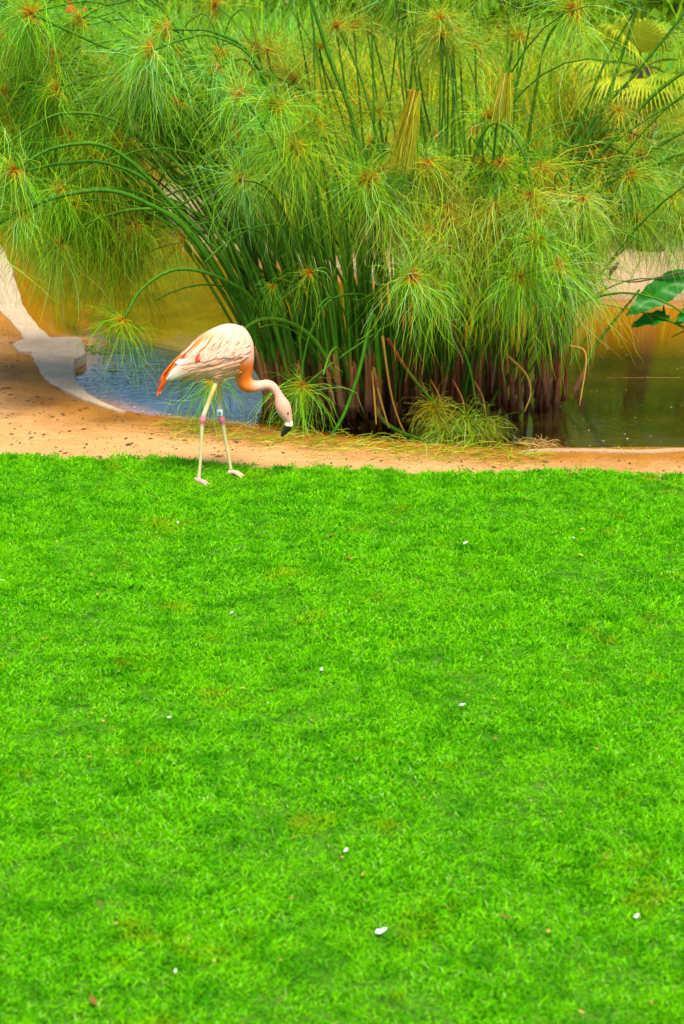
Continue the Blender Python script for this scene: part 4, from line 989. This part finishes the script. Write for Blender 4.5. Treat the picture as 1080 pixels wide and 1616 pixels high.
# chips and twigs strewn over the sand
n = 6000; x = rng.uniform(-4.2, 3.2, n); y = rng.uniform(12.0, 19.0, n); d = sdist(x, y); ok = (d > .06) & (y > lawn_edge(x) + .03) & (y < 19) & ~((x < -1.6) & (d < .35) & (y > 14.3)); x, y, d = x[ok], y[ok], d[ok]
z = ground_z(x, y, d) + .004; n = len(x); a = rng.uniform(0, 6.28, n); L = rng.uniform(.004, .010, n) * (1 + 3.5 * rng.uniform(0, 1, n) ** 6); w = L * rng.uniform(.2, .5, n)
dx, dy = np.cos(a), np.sin(a); c = np.stack([x, y, z], 1); t3 = np.stack([dx, dy, np.zeros(n)], 1) * L[:, None]; s3 = np.stack([-dy, dx, np.zeros(n)], 1) * w[:, None]; u3 = np.array((0, 0, .006))
V = np.stack([c - t3, c + s3, c + t3, c - s3, c + u3], 1).reshape(-1, 3); b = np.arange(n) * 5
T = np.concatenate([np.stack([b + i, b + (i + 1) % 4, b + 4], 1) for i in range(4)])
tag(obj('sand_litter', V, T, M_TWIG, smooth=False), 'dark chips and twig scraps strewn over the sand', 'litter', kind='stuff')
# dead rays washed up along the near shore
n = 900; px_ = rng.uniform(260, 860, n); V0 = np.array([G(p, q, .012) for p, q in zip(px_, np.interp(px_, [260, 330, 470, 600, 700, 860], [665, 672, 690, 703, 708, 714]) + rng.normal(4, 9, n))])
a = rng.uniform(0, 6.28, n); dd = np.stack([np.cos(a), np.sin(a) * .5, rng.uniform(0, .25, n)], 1)
V, Q, T = ribbons(V0, dd, rng.uniform(.06, .22, n), rng.uniform(.1, .4, n), rng.uniform(.003, .005, n), 4, .18, .6)
tag(obj('shore_straw', V, Q, M_UMB, attrs={'t': .3 + .7 * T, 'r': np.repeat(rng.uniform(0, 1, n), 10), 'age': np.repeat(rng.uniform(.3, 1, n), 10)}), 'fallen papyrus threads washed up along the wet sand', 'straw', kind='stuff')
n = 120; b = np.repeat(G(850, 703, WZ)[None], n, 0) + rng.normal(0, .035, (n, 3)) * (1.6, 1, .2); a = rng.uniform(0, 6.28, n); dd = np.stack([np.cos(a), np.sin(a) * .7, rng.uniform(.1, .6, n)], 1)
V, Q, T = ribbons(b, dd, rng.uniform(.08, .2, n), rng.uniform(.5, 1.5, n), rng.uniform(.004, .006, n), 5, .15, .6)
tag(obj('straw_tuft', V, Q, M_STRAW, origin=G(850, 703, WZ)), 'small tan straw tuft lying in the water by the right kerb', 'straw')
# floating greenery at the left
n = 260; px_ = np.concatenate([rng.normal(160, 16, 150), rng.uniform(115, 235, 110)]); py_ = np.concatenate([rng.normal(552, 5, 150), rng.uniform(545, 610, 110)])
c = np.array([G(p, q, WZ + .004) for p, q in zip(px_, py_)]); a = rng.uniform(0, 6.28, n); L = rng.uniform(.008, .022, n)
t3 = np.stack([np.cos(a), np.sin(a), 0 * a], 1) * L[:, None]; s3 = np.stack([-np.sin(a), np.cos(a), 0 * a], 1) * L[:, None] * .7; u3 = np.array((0, 0, .003))
V = np.stack([c - t3, c - s3 + u3, c + t3, c + s3 + u3], 1).reshape(-1, 3)
tag(obj('duckweed', V, np.arange(4 * n).reshape(n, 4), M_BUSHY, attrs={'r': np.repeat(rng.uniform(.3, 1, n), 4)}, smooth=False), 'bright green floating weed on the water beside the cement slab', 'pond weed', kind='stuff')
def floater(px, py, s, mat, lb):
    c = G(px, py, WZ + .006); V = [c]; a0 = random.uniform(0, 6)
    for j in range(10): a = a0 + j * .6283; r = s * (1 if j % 2 else .8) * (.55 + .45 * abs(math.cos(a - a0))); V.append(c + np.array((math.cos(a) * r, math.sin(a) * r, .006)))
    tag(obj('floating_leaf', V, [(0, 1 + j, 1 + (j + 1) % 10) for j in range(10)], mat, origin=c, smooth=False, attrs={'r': np.full(11, .8)}), lb, 'leaf', 'leaves floating on the pond')
floater(143, 545, .045, M_STRAW, 'yellow leaf floating among green weed beside the cement slab')
floater(180, 583, .05, M_BUSHY, 'pale green leaf floating under the hanging papyrus head')
floater(420, 607, .06, M_BUSHY, 'green leaf floating between the flamingo breast and the papyrus stems')
v, f = tube(pxpath([(955, 603), (1000, 596), (1075, 591)], float(G(1000, 597, WZ)[1]), float(G(1000, 597, WZ)[1]), 10), .006, 6)
v[:, 2] = WZ + (v[:, 2] - v[:, 2].mean()) * .1 + .004
tag(obj('floating_reed', v, f, M_STRAW), 'thin yellow stem floating on the dark water at the right', 'reed')

# clippings, scraps and flecks caught in the turf
n = 240; y = 5.2 + 7.2 * rng.uniform(0, 1, n) ** .8; x = rng.uniform(-1, 1, n) * (.18 * y + .2)
k_ = rng.integers(0, 40, n); cx_ = rng.uniform(-2, 2, 40); cy_ = rng.uniform(5.5, 12.2, 40); near_ = rng.uniform(0, 1, n) < .6
x = np.where(near_, cx_[k_] + rng.normal(0, .10, n), x); y = np.where(near_, cy_[k_] + rng.normal(0, .10, n), y); ok = y < lawn_edge(x) - .05; x, y = x[ok], y[ok]; n = len(x)
z = lawn_z(x, y) + rng.uniform(.012, .032, n); c = np.stack([x, y, z], 1); a = rng.uniform(0, 6.28, n); L = rng.uniform(.005, .014, n)[:, None]; w = L * rng.uniform(.2, .6, n)[:, None]
t3 = np.stack([np.cos(a), np.sin(a), rng.uniform(-.4, .4, n)], 1) * L; s3 = np.stack([-np.sin(a), np.cos(a), rng.uniform(-.4, .4, n)], 1) * w
V = np.stack([c - t3, c - s3, c + t3, c + s3], 1).reshape(-1, 3)
pal = np.array([(.45, .25, .05), (.30, .13, .03), (.55, .36, .10), (.75, .72, .62)]); pk = rng.choice(4, n, p=[.45, .27, .26, .02])
M_BITS = m_attr('turf_scraps', .7, .1, 60, .3, 0)
tag(obj('lawn_scraps', V, np.arange(4 * n).reshape(n, 4), M_BITS, attrs={'col': np.repeat(pal[pk], 4, 0)}, smooth=False), 'small dry scraps and clippings caught in the grass of the lawn', 'clippings', kind='stuff')
# flecks drifting on the pond
n = 520; x = rng.uniform(-2.4, 3.4, n); y = 12.6 + 6.5 * rng.uniform(0, 1, n) ** 1.5; d = sdist(x, y); ok = d < -.01
edge_ = np.array([poly[i] for i in rng.integers(0, 90, 500)]) + rng.normal(0, .06, (500, 2)); de = sdist(edge_[:, 0], edge_[:, 1])
x = np.concatenate([x[ok], edge_[de < -.005, 0]]); y = np.concatenate([y[ok], edge_[de < -.005, 1]]); n = len(x)
c = np.stack([x, y, np.full(n, WZ + .004)], 1); a = rng.uniform(0, 6.28, n); L = rng.uniform(.004, .013, n)[:, None]; w = L * rng.uniform(.25, .8, n)[:, None]
t3 = np.stack([np.cos(a), np.sin(a), 0 * a], 1) * L; s3 = np.stack([-np.sin(a), np.cos(a), 0 * a], 1) * w; u3 = np.array((0, 0, .003))
V = np.stack([c - t3, c - s3 + u3, c + t3, c + s3 + u3], 1).reshape(-1, 3)
pal = np.array([(.45, .30, .08), (.25, .30, .03), (.5, .42, .2), (.75, .72, .62)]); pk = rng.choice(4, n, p=[.35, .3, .2, .15])
tag(obj('pond_flecks', V, np.arange(4 * n).reshape(n, 4), M_BITS, attrs={'col': np.repeat(pal[pk], 4, 0)}, smooth=False), 'flecks of straw and leaf drifting on the pond', 'debris', kind='stuff')
